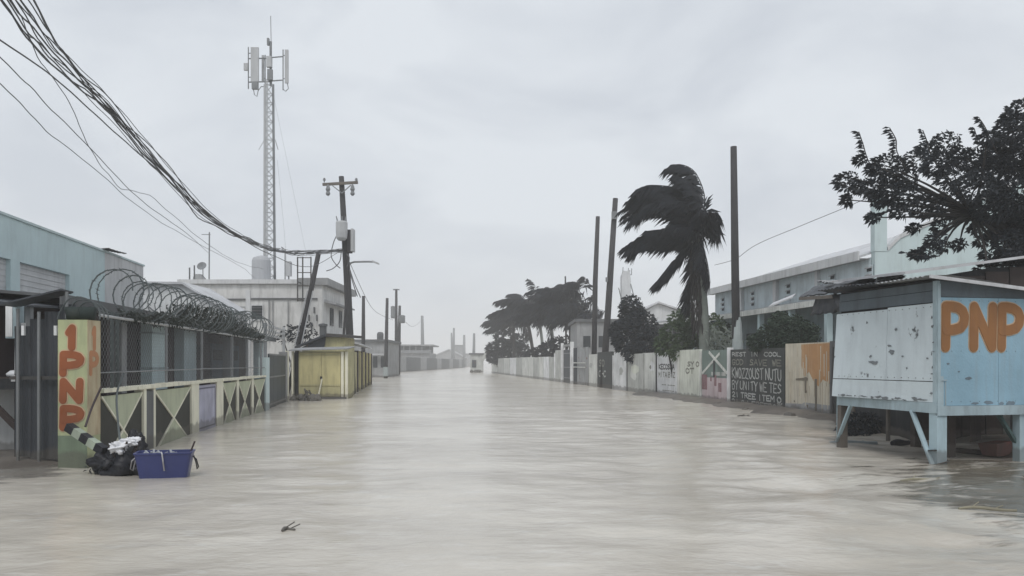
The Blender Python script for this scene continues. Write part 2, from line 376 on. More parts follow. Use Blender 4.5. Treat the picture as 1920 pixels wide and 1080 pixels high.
# ------------------------------------------------------------------ brush lettering
FONT = {
 'A': [[(0,0),(.5,1),(1,0)],[(.2,.38),(.8,.38)]], 'B': [[(0,0),(0,1),(.7,1),(.9,.8),(.7,.55),(0,.55)],[(.7,.55),(1,.28),(.75,0),(0,0)]],
 'C': [[(1,.85),(.7,1),(.25,.95),(0,.6),(0,.35),(.3,.02),(.75,0),(1,.18)]], 'D': [[(0,0),(0,1),(.6,1),(1,.65),(1,.35),(.6,0),(0,0)]],
 'E': [[(1,1),(0,1),(0,0),(1,0)],[(0,.52),(.75,.52)]], 'F': [[(1,1),(0,1),(0,0)],[(0,.52),(.75,.52)]],
 'G': [[(1,.85),(.6,1),(.1,.8),(0,.4),(.3,0),(.9,.1),(.95,.45),(.55,.45)]], 'H': [[(0,0),(0,1)],[(1,0),(1,1)],[(0,.5),(1,.5)]],
 'I': [[(.5,0),(.5,1)]], 'J': [[(.9,1),(.9,.25),(.5,0),(.1,.2)]], 'K': [[(0,0),(0,1)],[(.95,1),(0,.45),(1,0)]], 'L': [[(0,1),(0,0),(.95,0)]],
 'M': [[(0,0),(.05,1),(.5,.35),(.95,1),(1,0)]], 'N': [[(0,0),(.03,1),(.95,0),(1,1)]], 'O': [[(.5,1),(.1,.8),(0,.45),(.2,.05),(.6,0),(1,.3),(.95,.75),(.5,1)]],
 'P': [[(0,0),(.02,.5),(.03,1),(.35,1.0),(.64,.97),(.87,.89),(.98,.75),(.93,.59),(.76,.48),(.45,.43),(.05,.41)]], 'R': [[(0,0),(0,1),(.7,1),(.95,.75),(.65,.5),(0,.48)],[(.5,.48),(1,0)]],
 'S': [[(.95,.85),(.55,1),(.1,.8),(.3,.55),(.8,.42),(.95,.18),(.5,0),(0,.12)]], 'T': [[(0,1),(1,1)],[(.5,1),(.5,0)]],
 'U': [[(0,1),(0,.25),(.3,0),(.7,0),(1,.25),(1,1)]], 'V': [[(0,1),(.5,0),(1,1)]], 'W': [[(0,1),(.25,0),(.5,.7),(.75,0),(1,1)]],
 'X': [[(0,0),(1,1)],[(0,1),(1,0)]], 'Y': [[(0,1),(.5,.5),(1,1)],[(.5,.5),(.5,0)]], 'Z': [[(0,1),(1,1),(0,0),(1,0)]],
 '1': [[(.2,.75),(.55,1),(.5,0)]], '2': [[(0,.8),(.4,1),(.9,.8),(.8,.5),(0,0),(1,0)]],
 '*': [[(.5,0),(.5,1)],[(0,.5),(1,.5)],[(.12,.12),(.88,.88)],[(.12,.88),(.88,.12)]], '-': [[(0,.5),(1,.5)]], "'": [[(.5,1),(.4,.75)]],
}
def strokes(mb, text, a0, z0, cw, ch, w, b, sgn=1, gap=0.28, jit=0.03, dirn=1, slope=0.0):
    """flat brush strokes, each bent with its own hair of thickness so that none lie in one plane"""
    k = 0; a = a0
    for c in text:
        if c != ' ':
            for line in FONT[c]:
                pts = [(a + dirn*(x + U(-jit, jit)) * cw, z0 + (z + U(-jit, jit)) * ch + slope * (a - a0)) for x, z in line]
                for (xa, za), (xb, zb) in zip(pts[:-1], pts[1:]):
                    L = math.hypot(xb-xa, zb-za)
                    if L < 1e-5: continue
                    q = math.atan2(zb-za, xb-xa); out = []
                    for t in range(7): g = q + math.pi/2 + math.pi * t/6; out.append((xa + w/2*math.cos(g), za + w/2*math.sin(g)))
                    for t in range(7): g = q - math.pi/2 + math.pi * t/6; out.append((xb + w/2*math.cos(g), zb + w/2*math.sin(g)))
                    y1 = b + sgn * (0.004 + 0.0005 * (k % 14)); k += 1
                    mb.prism(out, b - sgn * 0.002, y1)
            a += dirn * cw * (1 + gap)
        else: a += dirn * cw * 0.6
    return mb

# ------------------------------------------------------------------ foliage helpers
WIND = V((-1.0, -0.1, 0.05)).normalized()
def rvec():
    while True:
        p = V((U(-1, 1), U(-1, 1), U(-1, 1)))
        if 0.02 < p.length < 1: return p
def leaf(mb, p, d, L, w, droop=0.25):
    p = V(p); d = d.normalized(); s_ = d.cross(rvec()).normalized() * (w / 2); m = p + d * L * 0.5
    e = p + d * L + V((0, 0, -droop * L))
    n = s_.cross(d).normalized() * (w * 0.18)
    mb.add([p, m + s_ + n, e, m - s_ + n], [(0, 1, 2), (0, 2, 3)])
def clump(mb, c, r, n, L, w, wind=0.8, stretch=(1, 1, 1)):
    c = V(c)
    for _ in range(n):
        q = rvec(); q = q.normalized() * (q.length ** 0.45)
        p = c + V((q.x * r * stretch[0], q.y * r * stretch[1], q.z * r * stretch[2]))
        d = q * 0.7 + rvec() * 0.7 + WIND * wind
        leaf(mb, p, d, L * U(0.6, 1.25), w * U(0.7, 1.2))
def limb(p0, p1, r0, r1, sag=0.15, n=6):
    p0, p1 = V(p0), V(p1); L = (p1-p0).length
    off = rvec() * L * 0.10
    return [p0.lerp(p1, i/n) + (off + V((0, 0, sag * L))) * math.sin(math.pi * i/n) for i in range(n+1)], [r0 + (r1-r0) * i/n for i in range(n+1)]
def frond_path(base, d, L, wind, grav, n=12):
    p = V(base); d = V(d).normalized(); out = [p.copy()]; st = L / n
    for i in range(n):
        t = (i + 1) / n
        d = (d + WIND * wind * st * (0.5 + t) + V((0, 0, -grav * st * (0.3 + t)))).normalized()
        p = p + d * st; out.append(p.copy())
    return out
def frond_mesh(path, leafL, nl, wdt):
    mb = MB(); m = len(path) - 1
    mb.tube(path, [0.035 * (1 - 0.8 * i / m) for i in range(m + 1)], 4, False)
    for i in range(nl):
        t = 0.06 + 0.94 * (i / (nl - 1)); f = t * m; k = min(int(f), m - 1); p = path[k].lerp(path[k+1], f - k)
        d = (path[k+1] - path[k]).normalized()
        side = d.cross(V((0, 0, 1)));
        side = side.normalized() if side.length > 0.05 else V((0, 1, 0))
        l = leafL * (0.55 + 0.9 * math.sin(math.pi * min(1, t * 0.85 + 0.12))) * U(0.75, 1.15)
        for sg in (-1, 1):
            dd = side * sg * 0.55 + d * 0.6 + WIND * U(0.35, 0.9) + V((0, 0, -U(0.2, 0.7)))
            leaf(mb, p, dd, l, wdt, 0.3)
    return mb
def palm(name, label, base, top, nf, L, r, group, spread=1.0, wind=0.55, grav=0.22, leafL=0.55, nl=34, wdt=0.05, extra=(), mat=leaf_palm, pale_base=True, seed=1, skirt=.62):
    random.seed(seed)
    base = V(base); top = V(top)
    o = thing(name, label, 'palm tree', base, group)
    n = 9; pts = []
    for i in range(n + 1):
        t = i / n; p = base.lerp(top, t); p.x += 0.25 * r * 4 * math.sin(math.pi * t); pts.append(p)
    MB().tube(pts, [r * (1.25 - 0.35 * i / n) for i in range(n + 1)], 9).build('trunk', trunk_pale if pale_base else trunk_m, o, smooth=True)
    # fibrous dead skirt below the crown
    sk = MB()
    for i in range(130 if skirt > .5 else 420):
        t = U(skirt, 1.0); p = base.lerp(top, t); q = U(0, 6.28); e = V((math.cos(q), math.sin(q), 0)) * r * 1.0
        leaf(sk, p + e, e * (1.4 if skirt > .5 else .35) / r * 0.25 + V((0, 0, -1.0)) + WIND * 0.08, U(0.4, 0.9), 0.10, 0)
    sk.build('dead_leaf_skirt', trunk_m, o, normals=False)
    for i in range(nf):
        q = 2.399 * i; el = U(-0.15, 1.0)
        d = V((math.cos(q) * math.cos(el) * spread, math.sin(q) * math.cos(el) * spread, math.sin(el)))
        frond_mesh(frond_path(top, d, L * U(0.75, 1.1), wind, grav), leafL, nl, wdt).build('frond', mat, o, normals=False)
    for pth in extra:
        frond_mesh(pth, leafL, nl, wdt).build('frond', mat, o, normals=False)
    return o
def crv(pts, n=12):
    pts = [V(p) for p in pts]; out = []
    Pn = [pts[0] * 2 - pts[1]] + pts + [pts[-1] * 2 - pts[-2]]
    for i in range(1, len(Pn) - 2):
        for k in range(n):
            t = k / n; a, b, c, d = Pn[i-1], Pn[i], Pn[i+1], Pn[i+2]
            out.append(0.5 * (2*b + (c-a)*t + (2*a-5*b+4*c-d)*t*t + (3*b-a-3*c+d)*t**3))
    out.append(pts[-1]); return out

# =================================================================== LEFT SIDE OF THE ROAD
def along(o, d, px):
    """distance along the line o + a*d (d a unit (x, y)) at photograph column px"""
    k = (px - CX) / FPX
    return (o[0] - k * o[1]) / (k * d[1] - d[0])
def unit(x, y): l = math.hypot(x, y); return (x/l, y/l)
def panel_of(T, a0, a1, b0, b1, z0, z1): return MB(T).box(a0, a1, b0, b1, z0, z1)

# --- long teal hall behind the stalls
d_ = unit(-0.1333, 1); T = frame(-12.5, 10, *d_)
t = thing('hall', 'long pale teal hall with blank framed panels under a deep parapet, at the far left', 'building', (-12.5, 10, 0))
bays = [(1.6, 4.9), (5.4, 8.8), (9.2, 12.75), (13.3, 16.75)]
L = 24.3; A_END = 19.9
w = MB(T).box(0, A_END, -0.3, 0, -0.4, 3.75).box(0, A_END, -0.3, 0, 4.72, 5.9)
edges = [0] + [e for b in bays for e in b] + [A_END]
for i in range(0, len(edges), 2): w.box(edges[i], edges[i+1], -0.3, 0, 3.75, 4.72)
w.build('wall', teal, t)
MB(T).box(A_END, L, -0.3, 0.003, -0.4, 5.897).build('end_bay', pale_wall, t, label='paler end bay of the hall')  # far end of the hall in a paler tone
MB(T).box(0, L, -10, -0.3, -0.4, 5.6).build('rear_block', teal, t)
MB(T).box(-0.02, L + 0.06, -0.34, 0.05, 5.9, 5.97).build('coping', teal_pale, t)
for a0, a1 in bays:
    p = MB(T).box(a0, a1, -0.22, -0.13, 3.75, 4.72).build('panel', pale_wall, t)
    m = MB(T)
    for k in range(1, 6): m.box(a0 + 0.02, a1 - 0.02, -0.128, -0.112, 3.75 + k * 0.165, 3.775 + k * 0.165)
    m.build('louvre_rib', pale_wall, p)
o = MB(T)
for k in range(6): a = 19.6 + k * 0.32; o.hexa([(a, -.1, 5.975 + .03*k), (a+.3, -.1, 5.98 + .02*k), (a+.3, .25, 6.0+.015*k), (a, .25, 6.01)], [(a, -.1, 6.0+.03*k), (a+.3, -.1, 6.0+.02*k), (a+.3, .25, 6.02+.015*k), (a, .25, 6.03)])
o = o.build('loose_roof_sheet', rust_steel, loc=tuple(T @ V((20.5, 0, 5.97))))
setp(o, 'small bent dark sheet lying loose on the parapet of the teal hall', 'sheet')

# --- market stall under a sagging roof, far left edge
t = thing('market_stall', 'dark wooden market stall with raised counter and sagging roof, at the left edge', 'stall', (-10.6, 16, 0))
for k in range(16):
    x = -13.0 + k * 0.25
    MB().box(x, x + 0.235, 17.4 + U(-.02, .02), 17.44, -0.2, 2.9 + U(-.05, .05)).build('board', brown_dark, t)
MB().hexa([(-13, 14.8, 3.36), (-8.95, 14.8, 2.83), (-8.9, 17.6, 2.95), (-13, 17.6, 3.4)], [(-13, 14.8, 3.40), (-8.95, 14.8, 2.87), (-8.9, 17.6, 2.99), (-13, 17.6, 3.44)]).build('roof', zinc_dark, t)
MB().box(-13, -9.1, 14.95, 16.0, 1.44, 1.52).build('counter', brown_dark, t)
MB().box(-13, -9.1, 14.9, 14.945, 1.30, 1.50).build('counter_rail', interior, t)
for x, y in ((-9.05, 15.0), (-11.0, 15.0), (-9.05, 17.3)):
    MB().box(x - .05, x + .05, y - .05, y + .05, -0.3, 2.85).build('post', galv_dark if y < 16 else brown_dark, t)
MB().beam((-9.95, 14.93, 1.3), (-9.1, 14.93, 0.45), 0.10).build('brace', brown_dark, t)
MB().beam((-9.5, 15.6, 1.4), (-9.45, 15.6, -0.2), 0.16).build('post', brown_dark, t)
MB().box(-13, -9.3, 15.75, 15.82, -0.2, 1.3).build('skirt_board', pale_wall, t)
o = MB().lathe((-9.42, 15.2, 1.52), [(0.06, 0), (0.15, 0.02), (0.17, 0.07), (0.1, 0.13), (0.02, 0.14)], 10).build('bundle', white_bag, loc=(-9.42, 15.2, 1.52), smooth=True)
setp(o, 'small white bundle lying on the dark stall counter', 'bundle')
# meter box on its post
t = thing('meter_box', 'tall pale grey meter box on a thin post in front of the dark stall', 'meter box', (-9.0, 14.5, 0))
MB().box(-9.13, -8.90, 14.42, 14.60, 2.24, 2.88).build('box', hut_trim, t)
MB().box(-9.12, -9.0, 14.404, 14.418, 2.27, 2.85).build('door', w_white, t)
MB().tube([(-9.0, 14.52, -0.2), (-9.0, 14.52, 2.24)], 0.03, 8).build('post', interior, t)
MB().tube([(-8.97, 14.46, 1.6), (-8.97, 14.46, 2.22)], 0.016, 8).build('conduit', w_white, t)
MB().box(-8.89, -8.83, 14.47, 14.53, 2.36, 2.52).build('insulator', w_white, t)
MB().box(-9.03, -8.93, 14.42, 14.48, 1.46, 1.58).build('lower_box', galv, t)

# --- zinc sheet gate beside the pillar
t = thing('zinc_gate', 'dark grey zinc sheet gate between the stall and the painted pillar', 'gate', (-8.3, 14.2, 0))
for k in range(4):
    x0 = -8.86 + k * 0.27
    MB().sheet(x0, x0 + 0.28, 0.12 + U(-.05, .05), 2.45 + 0.13 * k, 14.25 + 0.012 * (k % 2), amp=.007, bend=lambda x, z: 0.02 * math.sin(z * 1.4)).build('sheet', zinc_dark, t)
for x, h in ((-8.72, 2.75), (-8.35, 2.7), (-7.86, 3.05)):
    MB().tube([(x, 14.12, -0.3), (x, 14.12, h)], 0.028, 8).build('post', galv_dark, t)
MB().box(-8.9, -7.8, 14.16, 14.20, 1.5, 1.56).build('rail', rust_steel, t)
MB().hexa([(-8.95, 13.95, 2.80), (-7.87, 13.95, 3.06), (-7.95, 14.5, 3.06), (-8.95, 14.5, 2.8)], [(-8.95, 13.95, 2.83), (-7.87, 13.95, 3.09), (-7.95, 14.5, 3.09), (-8.95, 14.5, 2.83)]).build('hood', zinc_dark, t)
for x in (-8.62, -8.05): MB().box(x, x + .05, 14.05, 14.1, 2.28, 2.45).build('bracket', w_white, t)

# --- painted gate pillar
PX0, PX1, PY0, PY1 = -7.72, -7.22, 13.6, 14.03
t = thing('pillar', 'square green gate pillar painted with big orange letters 1 PNP', 'pillar', (-7.47, 13.8, 0))
MB().box(PX0, PX1, PY0, PY1, -0.4, 2.53).build('shaft', pillar_green, t)
MB().box(PX1, PX1 + 0.004, PY0 + 0.002, PY1 - 0.002, 0.55, 2.528).build('side_face', pillar_side, t, label='yellow and pink stained side face')
MB().box(PX0 + 0.003, PX1 - 0.003, PY0 - 0.004, PY0, -0.3, 0.56).build('base_band', surf('dull_green_band', (0.17, 0.22, 0.155), grime=0.4, grime_col=(0.05, 0.06, 0.05)), t, label='dull green band at the foot')
TF = frame(PX0, PY0, 1, 0); TS = frame(PX1 + 0.004, PY0, 0, 1)
for c, z0, h, a0, w_ in (('1', 2.06, .33, .16, .16), ('P', 1.62, .32, .09, .31), ('N', 1.16, .32, .09, .29), ('P', 0.70, .32, .09, .31)):
    strokes(MB(TF), c, a0, z0, w_, h, 0.165, 0.000, jit=0.0).build('letter_edge', orange_halo, t)
    strokes(MB(TF), c, a0, z0, w_, h, 0.125, 0.011, jit=0.0).build('letter', orange, t)
for c, z0, h, a0, w_ in (('1', 2.05, .34, .16, .12), ('P', 1.62, .34, .10, .22)):
    strokes(MB(TS), c, a0, z0, w_, h, 0.10, 0.0, jit=0.0).build('letter', surf('faded_orange_paint', (0.42, 0.20, 0.10), grime=0.5, grime_col=(0.4, 0.3, 0.2)), t)
o = MB()
pts = []
for i in range(15): pts.append((PX0 + 0.02 + i * 0.036, 13.8 + 0.02 * math.sin(i), 2.65 + 0.012 * math.sin(i * 2.2)))
o.tube(pts, [0.115 + 0.012 * math.sin(i * 3.1) for i in range(15)], 12)
o = o.build('netting_roll', netting, loc=(-7.5, 13.8, 2.53), smooth=True)
setp(o, 'rolled dark green netting lying on top of the painted gate pillar', 'netting roll')
o = MB()
for k in range(3):
    hc = V((-7.45, 13.75 + 0.16 * k, 2.55)); r_ = 0.36 - 0.03 * k
    o.tube([hc + V((r_ * math.cos(q) + 0.02 * k, 0.05 * math.sin(3 * q), r_ * 1.05 * math.sin(q))) for q in [math.pi * i / 18 for i in range(19)]], 0.013, 5)
o = o.build('wire_hoops', wire_m, loc=(-7.45, 13.9, 2.55)); setp(o, 'three wire hoops arching over the netting roll on the pillar', 'wire')

# --- patterned roadside wall
LO = (-7.3, 14.1); LD = unit(-2.1, 16.6); T = frame(*LO, *LD)
AL = lambda px: along(LO, LD, px)
t = thing('garden_wall', 'low cream wall with dark panels crossed by pale green triangles', 'wall', (-7.3, 14.1, 0))
ztop = 1.26
def flag_panel(a0, a1, z0=0.05, z1=1.2, both=True):
    q = MB(T).box(a0, a1, -0.11, 0.0, -0.4, z1).build('panel', olive_dark, t)
    m = (a0 + a1) / 2; zm = ((z1 - 0.01) + (z0 - 0.2)) / 2; e = 0.012
    MB(T).prism([(a0 + e, z1 - 0.003), (a1 - e, z1 - 0.003), (m, zm + 0.02)], -0.002, 0.016).build('triangle', pale_green, q)
    if both: MB(T).prism([(a0 + e, z0 - 0.2), (a1 - e, z0 - 0.2), (m, zm - 0.02)], -0.002, 0.016).build('triangle', pale_green, q)
    wdt = 0.042
    for s_ in (0, 1):
        xa, xb = (a0 + 0.02, a1 - 0.02) if s_ == 0 else (a1 - 0.02, a0 + 0.02)
        dx, dz = xb - xa, (z0 - 0.2) - (z1 - 0.01); l_ = math.hypot(dx, dz); nx_, nz_ = -dz / l_ * wdt/2, dx / l_ * wdt/2
        za, zb = z1 - 0.01, z0 - 0.2
        MB(T).prism([(xa+nx_, za+nz_), (xa-nx_, za-nz_), (xb-nx_, zb-nz_), (xb+nx_, zb+nz_)], 0.0, 0.024 + 0.003 * s_).build('stripe', cream, q)
def wpost(a0, a1, zt=ztop, m=None): MB(T).box(a0, a1, -0.14, 0.045, -0.4, zt).build('post', m or cream, t)
pe = [AL(x) for x in (188, 270, 274, 284, 288, 356, 370, 404, 416, 442, 444, 470, 473, 496, 503)]
flag_panel(pe[0], pe[1] - 0.15); wpost(pe[1] - 0.15, pe[1] + 0.02)
wpost(pe[1] + 0.02, pe[3], ztop - 0.05, dark_conc); wpost(pe[3], pe[4])
flag_panel(pe[4], pe[5]); wpost(pe[5], pe[6])
MB(T).box(pe[6], pe[7], -0.11, 0.01, -0.4, 1.2).build('mural_panel', purple, t, label='purple and white dripped mural panel')
q = MB(T)
for a0, a1, z0, z1 in ((pe[6]+.05, pe[7]-.05, 0.06, .10), (pe[6]+.05, pe[7]-.05, 1.1, 1.14), (pe[6]+.05, pe[6]+.12, .1, 1.1), (pe[7]-.12, pe[7]-.05, .1, 1.1)): q.box(a0, a1, 0.0, 0.016, z0, z1)
q.build('mural_border', surf('dull_violet', (0.14, 0.14, 0.2)), t)
wpost(pe[7], pe[8]); flag_panel(pe[8], pe[9]); wpost(pe[9], pe[10] + .12); flag_panel(pe[10] + .12, pe[11]); wpost(pe[11], pe[12] + .05); flag_panel(pe[12] + .05, pe[13])
MB(T).box(pe[13], pe[14], -0.22, 0.05, -0.4, 2.0).build('end_post', teal_pale, t, label='taller pale teal end post')
for i in range(9):
    a0 = pe[0] + (pe[13] - pe[0]) * i / 9; a1 = pe[0] + (pe[13] - pe[0]) * (i + 1) / 9 - 0.012
    MB(T).box(a0, a1, -0.17 + U(-.01, .01), 0.07 + U(-.01, .01), ztop, ztop + 0.075 + U(-.012, .012)).build('coping', cream, t)

# --- pipe fence with chain link above the wall
t = thing('chain_link_fence', 'tall pipe fence with chain link standing above the patterned wall', 'fence', (-7.45, 14.1, 1.3))
fb = -0.05
for px, h in ((215, 2.75), (225, 2.75), (316, 2.72), (382, 2.72), (438, 2.68), (466, 2.95), (492, 2.7)):
    a = AL(px) if px > 187 else 0.4
    q = MB(T).tube([(a, fb, ztop), (a, fb, h)], 0.032 if px != 466 else 0.045, 8).build('post', galv_dark if px not in (215, 225) else wire_m, t)
    if px in (316, 382, 438):
        MB(T).tube([(a, fb, h), (a + 0.05, fb + 0.38, h + 0.36)], 0.02, 6).tube([(a, fb, h), (a - 0.05, fb - 0.38, h + 0.36)], 0.02, 6).build('bracket', galv_dark, q)
for z in (2.64, 1.62): MB(T).tube([(0.1, fb + .05, z), (8, fb + .05, z + .015), (16.5, fb + .05, z)], 0.027 if z > 2 else 0.012, 8).build('rail', galv if z > 2 else galv_dark, t)
m = MB(T); st = 0.14; H_ = 1.3
n_ = int(16.4 / st)
for i in range(-9, n_):
    for sg in (1, -1):
        a0 = 0.1 + i * st; a1 = a0 + H_
        z0, z1 = (1.32, 2.62) if sg == 1 else (2.62, 1.32)
        if a0 < 0.1: f = (0.1 - a0) / H_; z0 = z0 + (z1 - z0) * f; a0 = 0.1
        if a1 > 16.4: f = (16.4 - a0) / (a1 - a0); z1 = z0 + (z1 - z0) * f; a1 = 16.4
        if a1 - a0 > 0.05: m.beam((a0, fb, z0), (a1, fb, z1), 0.0035)
m.build('chain_link', galv_dark, t, kind='stuff', normals=False)

# --- coil of razor wire
random.seed(3)
pts = []; loops = 34
for i in range(loops * 16 + 1):
    q = 2 * math.pi * i / 16; f = i / (loops * 16)
    r_ = 0.46 * (0.9 + 0.26 * noise.noise((f * 14, 0.5, 0)))
    a = 0.7 + 15.6 * f + 0.16 * math.sin(q) + 0.30 * noise.noise((f * 34, 3, 1))
    pts.append((a, fb + r_ * math.cos(q), 3.14 - 0.1 * f + r_ * math.sin(q) + 0.10 * noise.noise((f * 11, 7, 2))))
o = MB(T).tube(pts, 0.0135, 4)
for i in range(len(pts) - 1):
    p, n2 = V(pts[i]), V(pts[i+1])
    for k in (0.25, 0.75):
        c = p.lerp(n2, k); e = rvec().normalized() * 0.05; g = (n2 - p).normalized() * 0.012
        o.add([c - e, c + g, c + e, c - g], [(0, 1, 2, 3)])
o = o.build('razor_wire_coil', wire_m, loc=tuple(T @ V((0.7, fb, 2.68))), normals=False)
setp(o, 'long coil of dark razor wire stretched along the fence top', 'razor wire')
o = MB(T); random.seed(4)
for i in range(3800):
    a = 1.0 + 14.0 * rnd() ** 0.8; g = math.sin((a - 1.0) / 14.0 * math.pi) ** 0.8
    z = 2.70 + U(0, 0.60) * g * (1 if a > 5 else .4) + 0.18 * noise.noise((a * 1.3, 2, 0))
    leaf(o, (a, fb + U(-.3, .3), z), rvec() + V((0.3, 0, -0.2)), U(0.06, 0.12), 0.05)
o = o.build('creeper', leaf_vine, loc=tuple(T @ V((9, fb, 2.66))), normals=False)
setp(o, 'dark creeper tangled in the razor wire along the fence', 'climbing plant')

# --- single storey house behind the fence
HO = (-9.3, 16.0); HD = unit(-0.1265, 1); T = frame(*HO, *HD); AH = lambda px: along(HO, HD, px)
t = thing('verandah_house', 'low house with teal columns and dark doorways behind the chain link fence', 'house', (-9.3, 16, 0))
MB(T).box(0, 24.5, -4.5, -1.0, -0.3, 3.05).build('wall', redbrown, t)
MB(T).hexa([(-.3, -5, 3.5), (25, -5, 3.5), (25, .35, 3.08), (-.3, .35, 3.08)], [(-.3, -5, 3.56), (25, -5, 3.56), (25, .35, 3.14), (-.3, .35, 3.14)]).build('roof', dark_conc, t)
MB(T).box(-.3, 25, 0.36, 0.40, 2.86, 3.16).build('fascia', dark_conc, t)
for px0, px1, m in ((200, 207, redbrown), (228, 238, grey_conc), (285, 314, teal), (345, 368, teal_dull), (432, 438, galv_dark), (487, 494, teal)):
    a0, a1 = AH(px0), AH(px1)
    q = MB(T).box(a0, a1, -0.3, 0.0, -0.3, 3.05).build('column', m, t)
    if px0 == 285:
        for z in (2.62, 1.62): MB(T).box(a0 - .02, a1 + .02, -0.32, 0.02, z, z + 0.05).build('band', teal_dull, q)
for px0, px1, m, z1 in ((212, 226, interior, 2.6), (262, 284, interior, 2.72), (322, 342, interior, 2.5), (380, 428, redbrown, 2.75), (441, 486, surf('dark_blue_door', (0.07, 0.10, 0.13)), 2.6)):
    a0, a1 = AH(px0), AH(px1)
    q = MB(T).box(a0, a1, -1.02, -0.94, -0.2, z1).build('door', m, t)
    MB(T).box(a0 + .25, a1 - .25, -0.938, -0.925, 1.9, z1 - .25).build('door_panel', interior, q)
for px0, px1 in ((242, 262),): MB(T).box(AH(px0), AH(px1), -0.99, -0.9, 1.4, 3.0).build('shutter', pale_wall, t)

# --- iron gate between wall end and kiosk
G0 = V((-9.45, 30.95, 0)); G1 = V((-10.5, 37.3, 0)); gd = unit(G1.x - G0.x, G1.y - G0.y); T = frame(G0.x, G0.y, *gd); gl = (G1 - G0).length
t = thing('iron_gate', 'tall dark blue iron gate between the cream wall and the yellow kiosk', 'gate', tuple(G0))
for k in range(4): MB(T).box(0.35 + k * (gl - .9) / 4, 0.33 + (k + 1) * (gl - .9) / 4, -0.05, 0.0, 0.0, 2.15).build('panel', blue_gate, t)
for z in (0.12, 1.2, 2.1): MB(T).box(0.3, gl - .5, 0.0, 0.035, z, z + 0.06).build('rail', galv_dark, t)
MB(T).box(gl - .5, gl + .1, -0.3, 0.02, -0.3, 2.3).build('post', grey_conc, t); MB(T).box(gl + .1, gl + .35, -0.2, 0.06, -0.3, 2.35).build('post', cream, t)
for z in (2.85, 3.05, 3.25): MB(T).box(0.1, gl - .3, -0.12, -0.06, z, z + 0.07).build('top_bar', galv, t)
MB(T).box(0.05, 0.13, -0.16, -0.04, -0.3, 3.35).build('post', galv_dark, t); MB(T).box(gl - .36, gl - .28, -0.16, -0.04, -0.3, 3.45).build('post', galv, t)

# --- pale low house behind
t = thing('pale_house', 'pale grey house with a sloping side behind the razor wire', 'house', (-17, 42, 0))
z1, z2 = 6.0, 4.5
xa, xm, xb = P(262, 530, 42).x, P(345, 530, 42).x, P(424, 580, 42).x
MB().prism([(xa, -0.4), (xb, -0.4), (xb, z2), (xm, z1 - .1), (xa, z1 - .1)], 42, 45.4).build('wall', pale_wall, t)
MB().prism([(xa - .1, z1 - .1), (xm, z1 - .1), (xb + .15, z2 - .02), (xb + .15, z2 + .1), (xm, z1 + .02), (xa - .1, z1 + .05)], 41.75, 45.6).build('roof', zinc_pale, t)
MB().box(P(330, 0, 41.9).x, P(352, 0, 41.9).x, 41.955, 41.99, 3.4, 4.6).build('window', glass_m, t)

# --- two storey stained white building carrying the mast
WX0, WX1, WY = -21.4, -12.3, 52.0
T = frame(WX0, WY, 1, 0)
zz = lambda py, Y=52.0: CAM_H + (HY - py) / FPX * Y
ax = lambda px, Y=52.0: (px - CX) / FPX * Y - WX0
t = thing('concrete_building', 'two storey stained white concrete building with a flat roof under the mast', 'building', (-17, 56, 0))
MB(T).box(0, WX1 - WX0, -9, 0, -0.4, 6.55).build('wall', white_wall, t)
MB(T).box(-.3, ax(558), -9.3, 0.16, 6.92, 7.2).build('roof_slab', pale_wall, t)
MB(T).box(ax(558), WX1 - WX0 + .35, -9.3, 0.14, 6.85, 7.3).build('roof_slab', grey_conc, t)
MB(T).box(0.05, WX1 - WX0 - .05, -8.9, -0.05, 6.55, 6.9).build('roof_beam', white_wall, t)
MB(T).box(ax(388), ax(461), 0.0, 0.09, 5.86, 5.96).build('ledge', dark_conc, t)
MB(T).box(ax(471), ax(596), 0.0, 0.09, 5.90, 6.0).build('ledge', dark_conc, t)
MB(T).box(ax(461), ax(470), 0.0, 0.06, -0.3, 6.5).build('pilaster', pale_wall, t)
MB(T).box(ax(596), ax(605), 0.0, 0.06, -0.3, 6.5).build('pilaster', white_wall, t)
w = MB(T).box(ax(470.5), ax(494.5), 0.0, 0.07, 4.52, 5.58).build('window', pale_wall, t)
MB(T).box(ax(472.5), ax(492.5), 0.07, 0.078, 4.62, 5.5).build('pane', glass_m, w)
for k in range(4): MB(T).box(ax(472.5), ax(492.5), 0.078, 0.11, 4.75 + .2 * k, 4.79 + .2 * k).build('louvre', dark_conc, w)
w = MB(T).box(ax(440), ax(460), 0.0, 0.04, 4.6, 5.45).build('window', grey_conc, t)
MB(T).box(ax(441), ax(459), 0.04, 0.06, 4.7, 5.35).build('shutter', white_wall, w)
for px in (505, 512, 541): MB(T).tube([(ax(px), 0.1, 3.2), (ax(px), 0.1, 5.85)], 0.045, 6).build('drain_pipe', grey_conc, t)
# right side face windows and stair hood
for y0 in (54.0, 56.8): MB().box(WX1, WX1 + .05, y0, y0 + 1.0, 4.3, 5.5).build('window', glass_m, t)
MB().hexa([(WX1, 52.4, 5.75), (WX1 + .8, 52.4, 5.6), (WX1 + .8, 58.5, 5.6), (WX1, 58.5, 5.75)], [(WX1, 52.4, 5.95), (WX1 + .8, 52.4, 5.72), (WX1 + .8, 58.5, 5.72), (WX1, 58.5, 5.95)]).build('hood', grey_conc, t)
for k in range(5): MB(T).box(ax(574 + k * 5), ax(576 + k * 5), 0.0, 0.2, 5.0 - .5 * (k % 3), 5.4 - .5 * (k % 3)).build('bracket', dark_conc, t)
